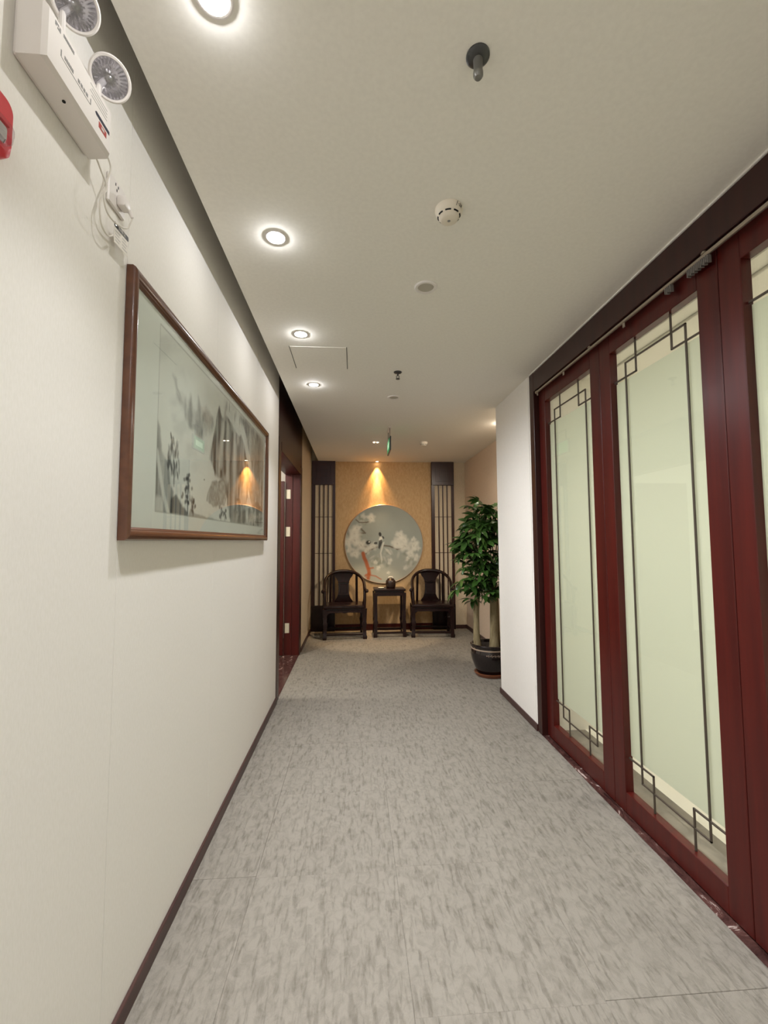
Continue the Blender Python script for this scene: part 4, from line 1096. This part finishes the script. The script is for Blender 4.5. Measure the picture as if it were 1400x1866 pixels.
for sx in (-1, 1):
    MB().box(tx + sx * (tw_ - 0.02) - 0.01, tx + sx * (tw_ - 0.02) + 0.01, ty - td + 0.01, ty + td - 0.01, 0.600, 0.645, 0.003).build('apron', 'rosewood', tt)
    MB().box(tx + sx * (tw_ - 0.022) - 0.016, tx + sx * (tw_ - 0.022) + 0.016, ty - td + 0.02, ty + td - 0.02, 0.05, 0.078, 0.003).build('base_rail', 'rosewood', tt)
    for sy in (-1, 1):
        lg = MB(); rings = []
        for z, hw, o_ in ((0.0, 0.026, 0.006), (0.05, 0.026, 0.006), (0.085, 0.024, 0.002), (0.16, 0.023, -0.002), (0.22, 0.031, -0.004), (0.25, 0.024, -0.002), (0.45, 0.023, 0.0), (0.58, 0.026, 0.002), (0.645, 0.030, 0.0)):
            cx_, cy_ = tx + sx * (tw_ - 0.024 + o_), ty + sy * (td - 0.024 + o_)
            rings.append([lg.bm.verts.new((cx_ + a * hw, cy_ + b_ * hw, z)) for a, b_ in ((-1, -1), (1, -1), (1, 1), (-1, 1))])
        lg.ring_faces(rings); lg.build('leg', 'rosewood', tt, smooth=30)
M = Matrix.Translation((0.556, 6.71, 0.70))
jar = thing('tea_jar', 'dark clay lidded jar on the tea table', 'jar', (0.556, 6.71, 0.70))
MB().lathe([(0.0, 0.0), (0.058, 0.0), (0.068, 0.006), (0.074, 0.03), (0.076, 0.07), (0.074, 0.105), (0.062, 0.122), (0.05, 0.128), (0.0, 0.128)], 32, M).build('jar_body', 'jar_clay', jar, smooth=50)
MB().lathe([(0.0, 0.127), (0.052, 0.127), (0.054, 0.133), (0.046, 0.142), (0.02, 0.148), (0.0, 0.149)], 28, M).build('jar_lid', 'jar_clay', jar, smooth=50)
MB().tube(bez([(0.522, 6.71, 0.845), (0.53, 6.71, 0.862), (0.556, 6.71, 0.868), (0.582, 6.71, 0.862), (0.590, 6.71, 0.845)], 5), 0.006, 8).build('jar_handle', 'porcelain', jar, smooth=60, label='pale loop on the lid')
M = Matrix.Translation((0.405, 6.66, 0.70))
sa = MB().lathe([(0.0, 0.0), (0.03, 0.0), (0.046, 0.008), (0.048, 0.012), (0.044, 0.011), (0.028, 0.004), (0.0, 0.004)], 28, M).build('saucer', 'porcelain', origin=(0.405, 6.66, 0.70), smooth=50)
tag(sa, 'small white saucer beside the clay jar', 'saucer')

# ------------------------------------------------------------------ potted money tree
PX, PY = 1.435, 4.635
pt_ = thing('potted_tree', 'tall leafy potted tree with two thick trunks in a black glazed pot', 'potted tree', (PX, PY, 0))
M = Matrix.Translation((PX, PY, 0))
MB().lathe([(0.0, 0.0), (0.145, 0.0), (0.155, 0.008), (0.168, 0.036), (0.163, 0.040), (0.148, 0.018), (0.0, 0.014)], 44, M).build('saucer', 'saucer_wood', pt_, smooth=50, label='brown wooden saucer')
MB().lathe([(0.0, 0.016), (0.125, 0.016), (0.135, 0.03), (0.165, 0.10), (0.190, 0.17), (0.200, 0.22), (0.196, 0.26), (0.186, 0.285), (0.184, 0.295), (0.200, 0.305), (0.204, 0.322), (0.196, 0.332), (0.180, 0.330), (0.174, 0.30), (0.0, 0.29)], 52, M).build('pot', 'pot_glaze', pt_, smooth=50, label='glossy black glazed pot')
MB().lathe([(0.186, 0.278), (0.192, 0.276), (0.1935, 0.283), (0.187, 0.288)], 52, M, False, False).build('pot_band', 'pot_band', pt_, smooth=50, label='pale band under the rim')
for k in range(9):
    a = -2.05 + k * 0.085
    p0 = Vector((PX + 0.2005 * math.cos(a), PY + 0.2005 * math.sin(a), 0.243 + 0.006 * (k % 2)))
    p1 = Vector((PX + 0.2015 * math.cos(a + 0.05), PY + 0.2015 * math.sin(a + 0.05), 0.235 - 0.006 * (k % 2)))
    MB().tube([p0, p1], 0.003, 6).build('pot_ornament', 'pot_band', pt_)
MB().lathe([(0.0, 0.300), (0.12, 0.302), (0.176, 0.300), (0.0, 0.295)], 36, M).build('soil', 'soil', pt_)
def trunk(pts, rad, top):
    MB().tube(bez(pts, 5), [rad[min(i // 5, len(rad) - 1)] * (1 - (i % 5) / 5) + rad[min(i // 5 + 1, len(rad) - 1)] * (i % 5) / 5 for i in range((len(pts) - 1) * 5 + 1)], 14).build('trunk', 'bark', pt_, smooth=60)
trunk([(1.295, 4.60, 0.29), (1.285, 4.60, 0.42), (1.288, 4.61, 0.58), (1.295, 4.62, 0.74), (1.325, 4.63, 0.90)], [0.044, 0.034, 0.030, 0.032, 0.022], 0)
trunk([(1.465, 4.58, 0.29), (1.470, 4.585, 0.42), (1.476, 4.60, 0.62), (1.482, 4.61, 0.82), (1.470, 4.63, 1.05)], [0.056, 0.044, 0.042, 0.044, 0.026], 0)
trunk([(1.53, 4.72, 0.29), (1.535, 4.73, 0.50), (1.53, 4.72, 0.80), (1.49, 4.70, 1.10)], [0.05, 0.04, 0.036, 0.024], 0)

def leaf_mesh(seed):
    """one palmate leaf: stalk and six drooping leaflets; stalk root at the origin, blade towards +x"""
    r_ = random.Random(seed)
    b_ = MB()
    L_ = r_.uniform(0.10, 0.16)
    tip = Vector((L_, 0, 0.012))
    b_.tube([(0, 0, 0), (L_ * 0.5, 0, 0.012), tip], [0.0028, 0.0022, 0.002], 5)
    nL = r_.choice((5, 6, 6, 7))
    for k in range(nL):
        a = (k / (nL - 1) - 0.5) * math.radians(r_.uniform(190, 240)) + r_.uniform(-0.12, 0.12)
        ln = r_.uniform(0.14, 0.20) * (1.0 - 0.22 * abs(a) / 2.0)
        wd = ln * r_.uniform(0.15, 0.19)
        dr = r_.uniform(0.5, 1.1)
        du, dv = math.cos(a), math.sin(a)
        rings = []
        for s_, wf in ((0.0, 0.06), (0.12, 0.35), (0.3, 0.85), (0.5, 1.0), (0.7, 0.85), (0.88, 0.45), (1.0, 0.03)):
            th = dr * s_
            d_ = ln * s_ * (1 - 0.18 * s_ * dr); z_ = -ln * 0.55 * dr * s_ * s_
            c = tip + Vector((du * d_, dv * d_, z_))
            side = Vector((-dv, du, 0))
            w_ = wd * wf
            rings.append((c - side * w_ + Vector((0, 0, 0.25 * w_)), c, c + side * w_ + Vector((0, 0, 0.25 * w_))))
        vr = [[b_.bm.verts.new(v) for v in tr_] for tr_ in rings]
        for p_, q_ in zip(vr[:-1], vr[1:]):
            for j in range(2):
                b_.bm.faces.new((p_[j], p_[j + 1], q_[j + 1], q_[j]))
    me_ = bpy.data.meshes.new('leaf'); b_.bm.to_mesh(me_); b_.bm.free()
    me_.polygons.foreach_set('use_smooth', [True] * len(me_.polygons))
    me_.materials.append(MATS['leaf'])
    return me_
leaves = [leaf_mesh(s) for s in range(6)]
rs = random.Random(29)
heads = []
# growing tips: crown heads spread through a tall oval crown
for (hx, hy, hz, spread, nlf) in ((1.34, 4.55, 0.80, 0.6, 9), (1.30, 4.52, 0.98, 0.8, 10), (1.46, 4.50, 1.00, 0.8, 10), (1.26, 4.58, 1.16, 0.8, 11), (1.42, 4.52, 1.22, 0.8, 11), (1.55, 4.66, 1.16, 0.8, 9),
                                  (1.28, 4.60, 1.36, 0.8, 11), (1.45, 4.55, 1.42, 0.8, 11), (1.34, 4.75, 1.30, 0.8, 9), (1.30, 4.60, 1.54, 0.8, 10), (1.45, 4.58, 1.60, 0.8, 11), (1.56, 4.66, 1.50, 0.8, 9),
                                  (1.40, 4.62, 1.72, 0.7, 11), (1.52, 4.62, 1.70, 0.7, 9), (1.20, 4.62, 0.92, 0.7, 8), (1.22, 4.50, 1.28, 0.8, 9), (1.36, 4.48, 1.12, 0.8, 9), (1.38, 4.48, 1.50, 0.8, 9), (1.24, 4.55, 1.46, 0.7, 8), (1.40, 4.50, 0.90, 0.6, 7)):
    heads.append((hx, hy, hz))
    src = Vector((1.34, 4.63, 0.88)) if hz < 1.0 and hx < 1.4 else Vector((1.47, 4.63, 1.02)) if hx > 1.4 else Vector((1.43, 4.70, 1.06))
    if hz > src.z: mid = (src + Vector((hx, hy, hz))) / 2 + Vector((rs.uniform(-0.03, 0.03), rs.uniform(-0.03, 0.03), 0.02))
    else: mid = (src + Vector((hx, hy, hz))) / 2 + Vector((0, -0.02, 0.04))
    MB().tube(bez([src, mid, (hx, hy, hz)], 4), 0.006, 6).build('branch', 'twig', pt_)
    for k in range(nlf):
        o = bpy.data.objects.new('leaf', leaves[rs.randrange(6)]); COL.objects.link(o); o.parent = pt_
        o.location = (hx - PX + rs.uniform(-0.02, 0.02), hy - PY + rs.uniform(-0.02, 0.02), hz + rs.uniform(-0.06, 0.05))
        az = 2 * math.pi * (k / nlf) + rs.uniform(-0.5, 0.5)
        el = rs.uniform(-0.35, 0.75)
        o.rotation_euler = Matrix.Rotation(az, 3, 'Z').to_4x4().to_3x3() .to_euler() if False else (Matrix.Rotation(az, 3, 'Z') @ Matrix.Rotation(-el, 3, 'Y') @ Matrix.Rotation(rs.uniform(-0.4, 0.4), 3, 'X')).to_euler()
        s_ = rs.uniform(0.72, 1.02); o.scale = (s_, s_, s_)
